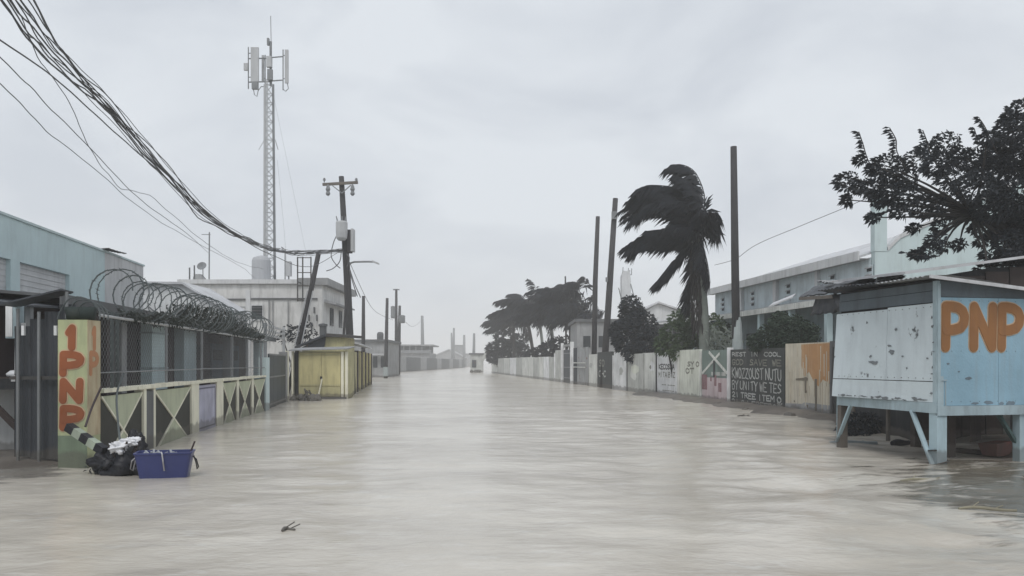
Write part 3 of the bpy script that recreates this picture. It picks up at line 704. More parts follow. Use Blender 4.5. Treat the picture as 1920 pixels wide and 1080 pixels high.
# roof things
o = MB().lathe((P(490, 0, 55).x, 55, 7.2), [(0.63, 0), (0.63, 1.62), (0.55, 1.80), (0.3, 1.9), (0.12, 1.96), (0.02, 1.96)], 20).build('water_tank', tank_m, loc=(P(490, 0, 55).x, 55, 7.2), smooth=False)
setp(o, 'grey cylindrical water tank on the concrete building roof beside the mast', 'water tank')
t = thing('roof_antenna', 'thin roof antenna pole with a small dish on the concrete building', 'antenna', (P(392, 0, 54).x, 54, 7.2))
x = P(392, 0, 54).x
MB().tube([(x, 54, 7.2), (x + .02, 54, 10.6)], 0.045, 7).build('pole', galv_dark, t)
MB().beam((x - .5, 54, 10.45), (x + .1, 54, 10.45), 0.04).build('crossbar', galv_dark, t)
dm = MB(Matrix.Translation((x - .42, 53.9, 8.25)) @ Matrix.Rotation(R(60), 4, 'X')); dm.lathe((0, 0, 0), [(0.02, 0), (0.2, 0.04), (0.32, 0.12), (0.31, 0.14), (0.02, 0.03)], 12); dm.build('dish', galv_dark, t)
MB().tube([(x - .4, 54, 7.2), (x - .4, 53.95, 8.2)], 0.03, 6).build('dish_arm', galv_dark, t)
MB().hexa([(x - 1.0, 53.6, 7.2), (x - .1, 53.6, 7.2), (x - .1, 54.3, 7.2), (x - 1.0, 54.3, 7.2)], [(x - .9, 53.7, 7.75), (x - .5, 53.7, 7.75), (x - .5, 54.2, 7.75), (x - .9, 54.2, 7.75)]).build('base_block', grey_conc, t)
t = thing('roof_cabinet', 'small grey equipment cabinet on a post beside the mast foot', 'cabinet', (P(540, 0, 55).x, 55, 7.2))
x = P(540, 0, 55).x
MB().box(x - .12, x + .22, 54.8, 55.2, 7.75, 8.75).build('box', galv, t); MB().tube([(x - .2, 55, 7.2), (x - .2, 55, 9.55), (x - .45, 55, 9.75)], 0.04, 6).build('post', galv_dark, t)
MB().tube([(x + .05, 55, 7.2), (x + .05, 55, 7.75)], 0.05, 6).build('leg', galv_dark, t)
for px, h in ((352, 8.05), (361, 8.2)):
    x = P(px, 0, 52.3).x; o = MB().tube([(x, 52.6, 7.2), (x, 52.6, h)], 0.05, 6).build('vent_pipe', dark_conc, loc=(x, 52.6, 7.2))
    setp(o, ('shorter' if px == 352 else 'taller') + ' dark vent pipe at the left end of the concrete building roof', 'pipe', 'vent pipes on the concrete building')
t = thing('steel_rack', 'upright dark steel rack hanging on the concrete building corner', 'rack', (P(570, 0, 51).x, 51, 5.7))
xa, xb = P(558, 0, 51).x, P(583, 0, 51).x
for x in (xa, (xa * 1.6 + xb) / 2.6, xb): MB().beam((x, 51, 5.7), (x, 51, 8.55), 0.07).build('upright', rust_steel, t)
for z in (5.75, 6.7, 7.55, 8.5): MB().beam((xa, 51.06, z), (xb, 51.06, z), 0.05).build('crossbar', rust_steel, t)
for z in (5.9, 6.95): MB().beam((xa, 51.05, z), (xa, 51.95, z), 0.05).build('bracket', rust_steel, t)

# --- mobile phone mast
random.seed(5)
TY = 56.0; tx = P(507, 0, TY).x; zt = lambda py: CAM_H + (HY - py) / FPX * TY
t = thing('phone_mast', 'tall grey lattice phone mast with panel antennas at its top', 'mast', (tx, TY, 7.2))
base = [V((tx - .36, TY - .2, 7.2)), V((tx + .40, TY - .2, 7.2)), V((tx + .16, TY + .4, 7.2))]
top_ = [V((tx - .33, TY - .2, zt(160))), V((tx + .27, TY - .2, zt(160))), V((tx + .08, TY + .3, zt(160)))]
for k in range(3): MB().tube([base[k], top_[k]], (0.085, 0.065, 0.06)[k], 8).build('leg', galv if k == 0 else galv_dark, t)
m = MB(); nseg = 22
for i in range(nseg):
    for k in range(3):
        k2 = (k + 1) % 3; f0, f1 = i / nseg, (i + 1) / nseg
        m.beam(base[k].lerp(top_[k], f0), base[k2].lerp(top_[k2], f1), 0.028); m.beam(base[k].lerp(top_[k], f1), base[k2].lerp(top_[k2], f1), 0.028)
m.build('bracing', galv_dark, t)
m = MB()
for k in range(4): m.tube([(tx - .27 + .05 * k, TY - .24, 7.2), (tx - .25 + .05 * k, TY - .24, zt(150))], 0.018, 5)
m.build('feeder_cable', galv, t)
MB().tube([(tx + .03, TY, zt(160)), (tx + .02, TY, zt(78))], 0.09, 8).build('top_pole', galv_dark, t)
MB().tube([(tx + .05, TY, zt(78)), (tx + .02, TY, zt(30))], 0.025, 6).build('lightning_rod', galv_dark, t)
MB().box(tx - .2, tx + .16, TY - .32, TY - .05, zt(128), zt(108)).build('radio_unit', galv, t)
MB().box(tx - .14, tx + .2, TY - .3, TY - .05, zt(152), zt(132)).build('radio_unit', galv_dark, t)
MB().box(tx - .22, tx - .08, TY - .1, TY + .1, zt(85), zt(72)).build('lamp_unit', galv_dark, t)
for py in (108, 152):
    MB().tube([(tx, TY, zt(py)), (P(532, 0, TY).x, TY - .1, zt(py - 1))], 0.045, 6).build('arm', galv_dark, t)
    MB().tube([(tx, TY, zt(py + 1)), (P(467, 0, TY).x, TY - .1, zt(py + 3))], 0.045, 6).build('arm', galv_dark, t)
def sector(px_pole, px0, px1, y0, y1, dY, pd=0.14):
    x = P(px_pole, 0, TY).x; xa, xb = P(px0, 0, TY).x, P(px1, 0, TY).x
    MB().tube([(x, TY + dY, zt(y1 + 12)), (x, TY + dY, zt(y0 - 2))], 0.04, 6).build('antenna_pole', galv_dark, t)
    q = MB().box(xa, xb, TY + dY - .2, TY + dY - .2 + pd, zt(y1), zt(y0)).build('panel_antenna', galv, t)
    m = MB()
    for f in (0.15, 0.85): z = zt(y0) + (zt(y1) - zt(y0)) * f; m.beam((x, TY + dY, z), ((xa + xb) / 2, TY + dY - .08, z), 0.05)
    m.build('clamp', galv_dark, q)
    return q
sector(467, 473, 487.5, 92, 156, -.15); sector(531.5, 536, 542.5, 96, 158, -.1); sector(493, 488, 492, 100, 150, .5)
x = P(481, 0, TY).x
MB().box(x - .22, x + .2, TY - .4, TY - .15, zt(170), zt(157)).build('radio_unit', galv_dark, t)
MB().tube([(x - .12, TY - .3, zt(170)), (x - .05, TY - .3, zt(180)), (x + .12, TY - .3, zt(184)), (x + .2, TY - .25, zt(172)), (x + .4, TY - .2, zt(164)), (tx - .2, TY, zt(163))], 0.03, 5).build('jumper_cable', galv_dark, t)
x = P(537, 0, TY).x
MB().tube([(x + .12, TY - .2, zt(158)), (x + .2, TY - .2, zt(168)), (x, TY - .2, zt(173)), (x - .2, TY - .1, zt(168)), (x - .22, TY - .1, zt(150))], 0.03, 5).build('jumper_cable', galv_dark, t)
MB().box(P(459.5, 0, TY).x, P(467, 0, TY).x, TY - .3, TY - .1, zt(134), zt(121)).build('radio_unit', galv, t)
for px in (496, 516): MB().beam((P(px, 0, TY).x, TY, zt(262)), (P(px + (-9 if px < 505 else 7), 0, TY).x, TY - .2, zt(282)), 0.03).build('spike', galv_dark, t)
for k, (px0, py0, px1, py1, Y1) in enumerate(((512, 175, 575, 480, 57.0), (520, 300, 540, 520, 58.0))):
    o = MB().tube([P(px0, py0, 56), P(px0, py0, 56).lerp(P(px1, py1, Y1), .5) + V((0.05, 0, -.25)), P(px1, py1, Y1)], 0.008, 4).build('stay_wire', galv, loc=tuple(P(px1, py1, Y1)))
    setp(o, 'thin stay wire from the mast top to the rack on the roof corner' if k == 0 else 'short thin stay wire from mid mast down to the roof', 'wire')

# --- yellow kiosk
KX0, KX1, KY = P(549, 0, 39.7).x, P(650, 0, 39.7).x, 39.7
T = frame(KX0, KY, 1, 0); kw = KX1 - KX0
t = thing('yellow_kiosk', 'small yellow kiosk with closed double doors beside the road', 'kiosk', (KX0 + kw / 2, KY, 0))
MB(T).box(0.28, kw, -1.5, -0.05, -0.3, 2.36).build('wall', yellow_pale, t)
MB(T).box(0.0, 0.28, -1.5, -0.25, -0.3, 2.3).build('side_recess', interior, t)
MB(T).box(-0.06, 0.02, -0.2, 0.02, -0.3, 2.36).build('post', cream, t)
for a0, a1 in ((0.36, 1.42), (1.435, 2.36)):
    q = MB(T).box(a0, a1, -0.05, 0.0, 0.62, 2.3).build('door', yellow, t)
    for z in (0.66, 2.16): MB(T).box(a0 + .02, a1 - .02, 0.0, 0.012, z, z + .06).build('batten', yellow_pale, q)
MB(T).box(0.36, 2.36, -0.05, -0.004, 0.12, 0.60).build('kick_board', yellow_pale, t)
for a0 in (2.40, 2.60): MB(T).box(a0, a0 + .13, -0.05, 0.035, -0.3, 2.34).build('post', cream, t)
MB(T).box(1.36, 1.46, 0.0, 0.03, 0.98, 1.12).build('latch', interior, t)
MB(T).hexa([(-.15, .25, 2.38), (kw + .12, .25, 2.46), (kw + .12, -1.6, 2.60), (-.15, -1.6, 2.52)], [(-.15, .25, 2.43), (kw + .12, .25, 2.51), (kw + .12, -1.6, 2.65), (-.15, -1.6, 2.57)]).build('roof', zinc, t)
MB(T).beam((1.32, 0.3, 0.05), (1.46, 0.02, 1.0), 0.05).build('prop', cream, t)
MB(T).box(0.3, kw, -0.05, 0.1, -0.2, 0.10).build('plinth', dark_conc, t)
# shed behind the kiosk
t = thing('lean_shed', 'pale yellow shed with a dark sagging roof right behind the yellow kiosk', 'shed', (-9.8, 42.5, 0))
xa, xb = P(566, 0, 42.2).x, P(645, 0, 42.2).x
MB().prism([(xa, -.3), (xb, -.3), (xb, 3.15), (xb - 1.0, 3.15), (xa, 2.6)], 42.2, 45).build('wall', yellow_pale, t)
MB().hexa([(xa - .3, 41.9, 2.55), (xb - .9, 41.9, 3.2), (xb - .9, 45.2, 3.3), (xa - .3, 45.2, 2.9)], [(xa - .3, 41.9, 2.65), (xb - .9, 41.9, 3.32), (xb - .9, 45.2, 3.42), (xa - .3, 45.2, 3.0)]).build('roof', zinc_dark, t)
MB().hexa([(xb - .9, 41.95, 3.18), (xb + .3, 41.95, 3.1), (xb + .5, 45.2, 3.15), (xb - .9, 45.2, 3.3)], [(xb - .9, 41.95, 3.34), (xb + .3, 41.95, 3.24), (xb + .5, 45.2, 3.3), (xb - .9, 45.2, 3.42)]).build('roof', rust_steel, t)
MB().prism([(xa, 2.6), (xa + 1.2, 2.62), (xb - .95, 3.1), (xb - .95, 3.2)], 42.1, 42.19).build('gable_board', zinc_dark, t)
x = P(604, 0, 42.4).x
o = MB().lathe((x, 42.6, 3.0), [(0.19, 0), (0.19, .72), (.24, .74), (.24, .85), (.05, .9)], 10).build('vent_stack', dark_conc, loc=(x, 42.6, 3.0)); setp(o, 'short dark vent stack standing on the shed roof behind the kiosk', 'vent')
# fence of yellow palings
t = thing('paling_fence', 'yellow paling fence under a pale eave receding beyond the kiosk', 'fence', (-9.5, 48, 0))
p0, p1 = V((-9.35, 47.6, 0)), V((-11.8, 67, 0)); dd = unit(p1.x - p0.x, p1.y - p0.y); T = frame(p0.x, p0.y, *dd); ln = (p1 - p0).length
for k in range(9):
    a0 = ln * k / 9
    MB(T).box(a0, a0 + ln / 9 - .35, -0.1, 0.0, -0.3, 2.45).build('board', yellow_pale, t)
    MB(T).box(a0 + ln / 9 - .35, a0 + ln / 9, -0.16, 0.08, -0.3, 2.55).build('post', yellow if k % 2 else redbrown, t)
MB(T).hexa([(-1.5, -1.6, 3.2), (ln * .7, -1.6, 3.2), (ln * .7, .35, 2.85), (-1.5, .35, 2.85)], [(-1.5, -1.6, 3.3), (ln * .7, -1.6, 3.3), (ln * .7, .35, 2.95), (-1.5, .35, 2.95)]).build('eave', zinc_pale, t)

# debris heap at the kiosk foot
random.seed(11)
o = MB(); c = P(577, 745, 38.6); c.z = 0.0
for k in range(46):
    q = rvec(); p = c + V((q.x * 0.75, q.y * 0.4, abs(q.z) * 0.42 * (1 - min(1, abs(q.x))) - .03)); e = rvec().normalized()
    if k % 3: leaf(o, p - e * .2, e, U(.2, .5), U(.05, .16), 0.1)
    else: o.beam(p - e * U(.15, .4), p + e * U(.15, .4), U(.03, .09), U(.02, .06))
for k in range(16): q = c + V((U(-.7, .5), U(-.15, .25), U(-.05, .12))); o.lathe(q, [(.12, -.1), (U(.14, .24), 0), (.15, .12), (.05, .2)], 7)
for k in range(5): q = c + V((0.55 + U(-.3, .3), -.25 + U(-.1, .1), 0)); o.lathe(q, [(.12, -.1), (.19, 0), (.15, .13), (.05, .19)], 7)
o = o.build('debris_heap', stone_m, loc=tuple(c), normals=False, kind='stuff'); setp(o, 'heap of stones and branches piled against the yellow kiosk door', 'debris')

# =================================================================== POLES ON THE LEFT
PXm = lambda px, py, Y=46.5: P(px, py, Y)
t = thing('utility_pole', 'tall tarred utility pole with crossarm and transformer beside the yellow kiosk', 'utility pole', tuple(V((P(660, 0, 46.5).x, 46.5, 0))))
b_ = P(660, 738, 46.5); b_.z = -.5
MB().tube([b_, PXm(657, 660), PXm(651, 520), PXm(646, 440), PXm(640, 331)], [.24, .23, .21, .18, .15], 10).build('shaft', pole_wood, t, smooth=True)
MB().beam(PXm(605, 346, 46.3), PXm(671, 342, 46.3), 0.13, 0.15).build('crossarm', old_wood, t)
for px in (608, 668): MB().lathe(PXm(px, 342, 46.3), [(.035, 0), (.035, .1), (.09, .12), (.06, .24), (.02, .26)], 8).build('insulator', galv_dark, t)
for px in (615, 661): MB().lathe(PXm(px, 362, 46.25), [(.06, -.15), (.14, -.05), (.09, .1), (.14, .22), (.08, .42), (.04, .5)], 8).build('cutout_switch', galv_dark, t)
for px in (622, 658): MB().beam(PXm(px, 347, 46.2), PXm(641, 362, 46.25), 0.05).build('brace', galv_dark, t)
c = PXm(643, 452, 46.0); r_ = .33
q = MB().lathe(V((PXm(641, 0, 46.0).x, 45.95, PXm(0, 453).z)), [(.2, -.02), (.31, .12), (.34, .5), (.34, 1.0), (.30, 1.08), (.1, 1.1)], 14).build('transformer', galv, t)
for dx in (-.2, 0.02, .18):
    MB().tube([V((PXm(641, 0, 46).x + dx, 45.9, PXm(0, 420).z - .05)), V((PXm(641, 0, 46).x + dx * 1.5, 45.9, PXm(0, 409).z))], [.05, .03], 7).build('bushing', galv_dark, q)
MB().box(PXm(652, 0).x, PXm(659, 0).x, 46.2, 46.8, PXm(0, 474).z, PXm(0, 432).z).build('control_box', pole_wood, t)
MB().box(PXm(659.3, 0).x, PXm(664, 0).x, 46.2, 46.8, PXm(0, 472).z, PXm(0, 430).z).build('control_box', galv, t)
lp = [PXm(652, 500), PXm(658, 493), PXm(664, 491), PXm(690, 490.5), PXm(700, 491)]
q = MB().tube(lp, .055, 7).build('lamp_arm', galv_dark, t)
MB().hexa([PXm(698, 492) + V((0, -.08, 0)), PXm(711, 496.5) + V((0, -.05, 0)), PXm(711, 496.5) + V((0, .05, 0)), PXm(698, 492) + V((0, .08, 0))],
          [PXm(698, 488) + V((0, -.08, 0)), PXm(711, 493.5) + V((0, -.05, 0)), PXm(711, 493.5) + V((0, .05, 0)), PXm(698, 488) + V((0, .08, 0))]).build('lamp_head', galv, q)
for pl in ([(632, 440), (625, 456), (621, 480), (630, 496), (638, 503)], [(640, 470), (637, 490), (625, 503), (612, 508)], [(650, 476), (655, 483), (653, 494), (650, 500)], [(645, 470), (625, 471), (600, 474)], [(656, 505), (664, 530), (676, 558)], [(655, 505), (661, 528), (670, 556)]):
    MB().tube(crv([PXm(a, b, 46.0 if i else 46.2) for i, (a, b) in enumerate(pl)], 5), .028, 5).build('drop_cable', cable_m, t)
b_ = P(640, 640, 45.0)
o = MB().tube([V((P(636, 0, 45).x, 45, -.4)), P(651, 530, 45.4)], [.09, .06], 8).build('stay_pole', pole_wood, loc=(P(636, 0, 45).x, 45, 0)); setp(o, 'thin dark stay pole leaning against the tall utility pole', 'pole')
t = thing('leaning_pole', 'dark pole leaning to the right behind the yellow kiosk', 'pole', (P(549, 0, 43.5).x, 43.5, 0))
MB().tube([V((P(536, 0, 43.5).x, 43.5, -.3)), P(583, 545, 43.5), P(597, 476, 43.5)], [.11, .14, .13], 9).build('shaft', pole_wood, t, smooth=True)
for dx in (-.2, .18): MB().tube([V((P(538, 0, 43.3).x + dx, 43.3, 0)), P(582, 545, 43.3) + V((dx * .8, 0, 0))], .035, 6).build('cable_duct', galv, t)

def far_pole(pxb, pxt, pyt, Y, r, label, extra=None, mat=pole_wood):
    b_ = V((P(pxb, 0, Y).x, Y, 0)); t_ = P(pxt, pyt, Y)
    if extra is None:
        o = MB().tube([b_ - V((0, 0, .4)), b_.lerp(t_, .5), t_], [r * 1.2, r * 1.05, r * .8], 8).build('utility_pole', mat, loc=tuple(b_), smooth=True)
        return setp(o, label, 'utility pole')
    t = thing('utility_pole', label, 'utility pole', tuple(b_))
    MB().tube([b_ - V((0, 0, .4)), b_.lerp(t_, .5), t_], [r * 1.2, r * 1.05, r * .8], 8).build('shaft', mat, t, smooth=True)
    for kind_, px, py0, py1, w_ in extra:
        if kind_ == 'can': MB().lathe(V((P(px, 0, Y).x, Y - r, P(0, py1, Y).z)), [(w_ * .8, 0), (w_, .2), (w_, P(0, py0, Y).z - P(0, py1, Y).z), (w_ * .4, P(0, py0, Y).z - P(0, py1, Y).z + .1)], 10).build('transformer', galv_dark, t)
        if kind_ == 'arm': MB().beam(P(px - w_, py0, Y), P(px + w_, py1, Y), .18).build('crossarm', galv_dark, t)
        if kind_ == 'sleeve': MB().tube([b_ + V((0, 0, .25)), b_ + V((0, 0, P(0, py0, Y).z))], r * 1.45, 8).build('painted_sleeve', pole_base, t)
    return t
far_pole(681, 681.5, 555, 72, .17, 'bare dark pole rising just right of the transformer pole')
far_pole(723, 726, 559, 92, .20, 'dark leaning pole with pale painted foot standing in the flood', [('sleeve', 0, 688, 0, 0)])
far_pole(743, 743, 543, 118, .22, 'taller of two poles standing together left of the road, with transformer', [('can', 737.5, 575, 597, .35), ('arm', 743, 543, 543, 6)])
far_pole(747, 749.5, 573, 121, .24, 'shorter of two poles standing together left of the road', [('can', 754.5, 592, 606, .45)])
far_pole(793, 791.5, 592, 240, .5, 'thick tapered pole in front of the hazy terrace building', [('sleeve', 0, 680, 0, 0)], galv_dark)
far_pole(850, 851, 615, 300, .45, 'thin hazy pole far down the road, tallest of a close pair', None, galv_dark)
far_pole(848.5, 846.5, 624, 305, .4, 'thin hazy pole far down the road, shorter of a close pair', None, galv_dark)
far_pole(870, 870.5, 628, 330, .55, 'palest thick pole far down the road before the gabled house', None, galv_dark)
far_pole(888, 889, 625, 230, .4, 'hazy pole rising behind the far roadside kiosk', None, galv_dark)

# =================================================================== OVERHEAD CABLES
random.seed(21)
def cable(pts, r, label, group, jit=0.0, ph=0.0):
    v = [P(*p) for p in pts]
    v = [p + V((jit * noise.noise((i * .9, ph, 0)), 0, jit * noise.noise((i * .9, ph, 5)))) for i, p in enumerate(v)]
    q = crv(v, 8)
    q = [p + V((0, 0, 0.5 * jit * noise.noise((i * .33, ph + 3, 1)))) for i, p in enumerate(q)]
    o = MB().tube(q, r, 5).build('overhead_cable', cable_m, loc=tuple(v[0]), normals=False)
    return setp(o, label, 'cable', group)
bund = [(-560, -660, 8.5), (-150, -250, 12), (30, 0, 15), (105, 105, 17), (200, 200, 19.5), (300, 312, 23), (390, 405, 27), (470, 452, 32), (520, 470, 37), (575, 474, 41.5), (644, 468, 46.2)]
for k in range(10):
    sp_ = (k - 4.5) * 5.5
    cable([(x + sp_ * max(.12, 1 - i / 6.5) + U(-3, 3), y - sp_ * .4 * max(.12, 1 - i / 6.5) + U(-3, 3), Y) for i, (x, y, Y) in enumerate(bund[:-1])] + [bund[-1]], U(.010, .021), 'thick black cable in the bundle sweeping from top left to the transformer pole', 'bundled cables over the left roadside', .22, k * 3.7)
for k, (dx, dy) in enumerate(((-34, 4), (26, -18))):
    cable([(x + dx * max(0, 1 - i / 8), y + dy * max(0, 1 - i / 8), Y) for i, (x, y, Y) in enumerate(bund)], .010, 'thin outer cable running beside the bundle on its %s side' % ('lower', 'upper')[k], 'thin cables over the left roadside', .15, k * 5 + 40)
cable([(-420, -190, 9), (0, 75, 14), (110, 155, 17), (200, 235, 20), (300, 320, 24), (395, 410, 28), (500, 475, 35), (580, 500, 42), (640, 470, 46.2)], 0.016, 'dark cable crossing under the bundle from the left edge to the pole', 'thin cables over the left roadside', .06, 61)
cable([(-150, -240, 11), (20, 0, 15), (75, 100, 17), (130, 190, 19.5), (168, 275, 22), (215, 345, 25), (290, 378, 28), (370, 440, 34), (440, 490, 44), (497, 505, 55)], .010, 'thin slack cable dropping steeply from the top left corner to the roof', 'thin cables over the left roadside', .2, 71)
cable([(-250, -130, 10), (0, 105, 14), (85, 195, 17), (180, 290, 21), (268, 375, 26), (350, 440, 33), (392, 474, 54)], .011, 'thin cable from the left edge ending at the roof antenna', 'thin cables over the left roadside', .1, 81)
cable([(-200, 30, 10), (0, 160, 14), (90, 245, 18), (180, 320, 22), (270, 392, 28), (360, 452, 36), (450, 500, 48), (478, 520, 55)], .010, 'lowest thin cable over the teal hall down to the concrete roof', 'thin cables over the left roadside', .14, 91)
cable([(644, 468, 46.2), (700, 580, 80), (737, 600, 117)], .02, 'hazy cable from the transformer pole on down the road', 'cables down the road', .1, 99)
cable([(755, 600, 120), (775, 612, 170), (791, 600, 240)], .03, 'hazy cable between the paired poles and the thick tapered pole', 'cables down the road', .1, 105)

# =================================================================== FAR END OF THE ROAD
def far_box(name, label, cat, px0, px1, py0, Y, depth, mat, roof=None, over=0.3, group=None):
    xa, xb = P(px0, 0, Y).x, P(px1, 0, Y).x; z = P(0, py0, Y).z
    t = thing(name, label, cat, ((xa + xb) / 2, Y, 0), group)
    MB().box(xa, xb, Y, Y + depth, -.3, z).build('wall', mat, t)
    if roof: MB().box(xa - over, xb + over, Y - over, Y + depth + over, z, z + .3).build('roof', roof, t)
    return t, xa, xb, z
random.seed(31)
t, xa, xb, z = far_box('house', 'low hazy house with a round roof tank beyond the yellow palings', 'house', 655, 722, 641, 98, 12, grey_conc, dark_conc)
for k in range(4): w = MB().box(xa + 1 + k * .95, xa + 1.55 + k * .95, 97.95, 97.99, 1.2, 2.6).build('window', glass_m, t)
MB().box(xa, xb + .4, 97.1, 97.6, 2.75, 2.9).build('awning', zinc_pale, t)
c = P(713, 640, 100)
o = MB().lathe((c.x, 100, z + .3), [(.42, 0), (.42, .75), (.3, .95), (.05, 1.0)], 14).build('water_tank', dark_conc, loc=(c.x, 100, z + .3)); setp(o, 'small dark round water tank on the hazy house beyond the palings', 'water tank')
t, xa, xb, z = far_box('terrace_building', 'hazy two storey terrace building left of the road end', 'building', 738, 806, 662, 205, 16, grey_conc)
z2 = P(0, 646, 205).z
MB().box(xa + 1.5, xb - .5, 207, 219, z, z2 - .35).build('upper_wall', dark_conc, t)
MB().box(xa - .6, xb + .8, 204.2, 222, z2 - .35, z2).build('roof', grey_conc, t)
MB().box(xa - .3, xb + .3, 204.4, 205, z - .05, z + .75).build('balcony_rail', galv_dark, t)
for k in range(5): x = xa + 1 + k * 1.55; MB().box(x, x + .2, 204.6, 204.8, z + .75, z2 - .35).build('column', grey_conc, t)
for k in range(4): x = xa + 1.3 + k * 1.6; MB().box(x, x + .8, 204.9, 204.97, 1.2, 2.8).build('window', glass_m, t)
t = thing('boundary_wall', 'long hazy grey boundary wall along the far left roadside', 'wall', (P(745, 0, 172).x, 172, 0))
a, b = P(744, 0, 150), P(870, 0, 290)
for k in range(14):
    p0, p1 = V((a.x, a.y, 0)).lerp(V((b.x, b.y, 0)), k / 14), V((a.x, a.y, 0)).lerp(V((b.x, b.y, 0)), (k + .985) / 14)
    MB().hexa([p0 + V((0, 0, -.3)), p1 + V((0, 0, -.3)), p1 + V((.1, .6, -.3)), p0 + V((.1, .6, -.3))], [p0 + V((0, 0, 2.9 + U(-.1, .1))), p1 + V((0, 0, 2.9)), p1 + V((.1, .6, 2.9)), p0 + V((.1, .6, 2.9))]).build('panel', dark_conc if k % 3 else grey_conc, t)
def gable(name, label, px0, pxm, px1, pye, pyr, Y, mat, roofm, depth=12):
    xa, xm, xb = [P(p, 0, Y).x for p in (px0, pxm, px1)]; ze, zr = P(0, pye, Y).z, P(0, pyr, Y).z
    t = thing(name, label, 'house', (xm, Y, 0))
    MB().prism([(xa, -.3), (xb, -.3), (xb, ze), (xm, zr), (xa, ze)], Y, Y + depth).build('wall', mat, t)
    th = (zr - ze) * .10 + .05
    MB().prism([(xa - .4, ze), (xm, zr + .02), (xb + .4, ze), (xb + .4, ze + th), (xm, zr + .02 + th), (xa - .4, ze + th)], Y - .4, Y + depth + .4).build('roof', roofm, t)
    return t, xa, xb, ze
gable('gable_house', 'pale wide gabled house fading into haze at the road end', 806, 842, 872, 672, 656, 330, grey_conc, galv)
t, xa, xb, ze = far_box('house', 'boxy hazy house at the road end beside the gabled one', 'house', 851, 867, 648, 345, 14, grey_conc, galv_dark)
MB().box(xa + 1.2, xa + 2.0, 344.9, 344.99, 3, 4.5).build('window', w_white, t)
t, xa, xb, ze = far_box('house', 'low dim house at the vanishing end of the flooded road', 'house', 864, 884, 664, 380, 14, grey_conc, galv_dark)
t, xa, xb, ze = far_box('roadside_kiosk', 'pale roadside kiosk with dark roof at the far right road edge', 'kiosk', 882, 905, 665, 150, 4, w_grey, dark_conc, .25)
MB().box(xa + .3, xa + 1.1, 149.9, 149.98, .9, 2.3).build('hatch', zinc_dark, t)
c = V((P(892, 0, 147).x, 147, 0)); random.seed(5)
o = MB()
for k in range(7): o.lathe(c + V((U(-.8, .8), U(-.3, .3), -.1)), [(.25, 0), (.38, .25), (.3, .5), (.1, .62)], 7)
o = o.build('boulder_pile', stone_m, loc=tuple(c), kind='stuff'); setp(o, 'dark rubble lying against the foot of the far kiosk', 'rubble')
o = MB().hexa([P(895, 689, 144), P(900, 689, 144), P(900, 689, 144.6), P(895, 689, 144.6)], [P(911, 656, 144), P(918, 658, 144), P(918, 658, 144.6), P(911, 656, 144.6)]).build('leaning_plank', w_grey, loc=tuple(P(897, 699, 144)))
setp(o, 'pale plank leaning from the far kiosk against the dark trees', 'plank')

# =================================================================== RIGHT ROADSIDE WALL
RD = unit(-0.122, 1); RO = (RWX(8.0), 8.0); T = frame(*RO, *RD); AR = lambda px: along(RO, RD, px)
t = thing('graffiti_wall', 'long hand painted concrete panel wall along the right roadside', 'wall', (RO[0], 30, 0))
def rpanel(px0, px1, mat, h=2.32, label=None, name='panel', off=0.0, top=None):
    a1, a0 = AR(px0), AR(px1)           # px0 is further away
    hh = h + U(-.03, .03)
    q = MB(T).hexa([(a0 + .012, -.0 - off, -.35), (a1 - .012, -off, -.35), (a1 - .012, .13 - off, -.35), (a0 + .012, .13 - off, -.35)],
                   [(a0 + .012, -off, hh + U(-.015, .015)), (a1 - .012, -off, hh), (a1 - .012, .13 - off, hh), (a0 + .012, .13 - off, hh)]).build(name, mat, t, label=label)
    return q, a0, a1
def rpost(px, mat, h=2.36, w_=.14, out=.05):
    a = AR(px); return MB(T).box(a - w_ / 2, a + w_ / 2, -out, .16, -.35, h).build('post', mat, t)
random.seed(41)
mm = [w_pale, w_grey, w_pale, w_white, w_grey, w_pale]
edges = [922, 933, 945, 956, 968, 979, 990, 1000, 1010, 1019, 1030, 1040]
for i in range(len(edges) - 1):
    rpanel(edges[i], edges[i + 1], mm[i % 6], 2.5 - .012 * i); rpost(edges[i], w_grey, 2.5 - .012 * i + .03, .12, .02)
rpost(1040, w_white, 2.7)
q, a0, a1 = rpanel(1041, 1052, w_grey, 3.0)
rpost(1053, w_white, 3.6, .3); rpost(1072, w_white, 3.6, .3, .12)
q, a0, a1 = rpanel(1054, 1071, zinc_dark, 2.95, 'dark double leaf gate between pale posts', 'gate', -.12)
for z in (.4, 1.35, 2.6): MB(T).box(a0 + .1, a1 - .1, .09, .118, z, z + .08).build('gate_bar', galv_dark, q)
MB(T).box(a0, a1, .1, .2, 3.25, 3.45).build('gate_beam', grey_conc, t)
for i, px in enumerate((1076, 1083, 1090, 1097)):
    a1, a0 = AR(px), AR(px + 7)
    MB(T @ Matrix.Translation((0, -.04, 0))).sheet(a0, a1, -.2, 3.0 + U(-.1, .1), 0.02 * (i % 2), amp=.03, pitch=.25).build('zinc_sheet', zinc if i else zinc_dark, t)
for z in (1.4, 1.75): MB(T).box(AR(1100), AR(1078), -.13, -.085, z, z + .07).build('rail', w_pale, t)
rpanel(1101, 1118, w_pale, 2.45)
q, a0, a1 = rpanel(1120, 1148, black_paint, 2.55, 'dark panel with faint white scrawl')
strokes(MB(T), 'SO', a1 - .6, 1.55, .7, .45, .10, 0, -1, dirn=-1).build('lettering', faint_letter, q); strokes(MB(T), 'C-C', a1 - .5, .8, .6, .4, .09, 0, -1, dirn=-1).build('lettering', w_grey, q)
rpanel(1151, 1174, w_white, 2.5); rpost(1150, w_white, 2.3); rpost(1176, grey_conc, 2.4)
rpanel(1177, 1206, w_grey, 2.36); rpost(1207, w_grey, 2.38); rpanel(1208, 1230, w_pale, 2.36); rpost(1231, dark_conc, 2.4, .1)
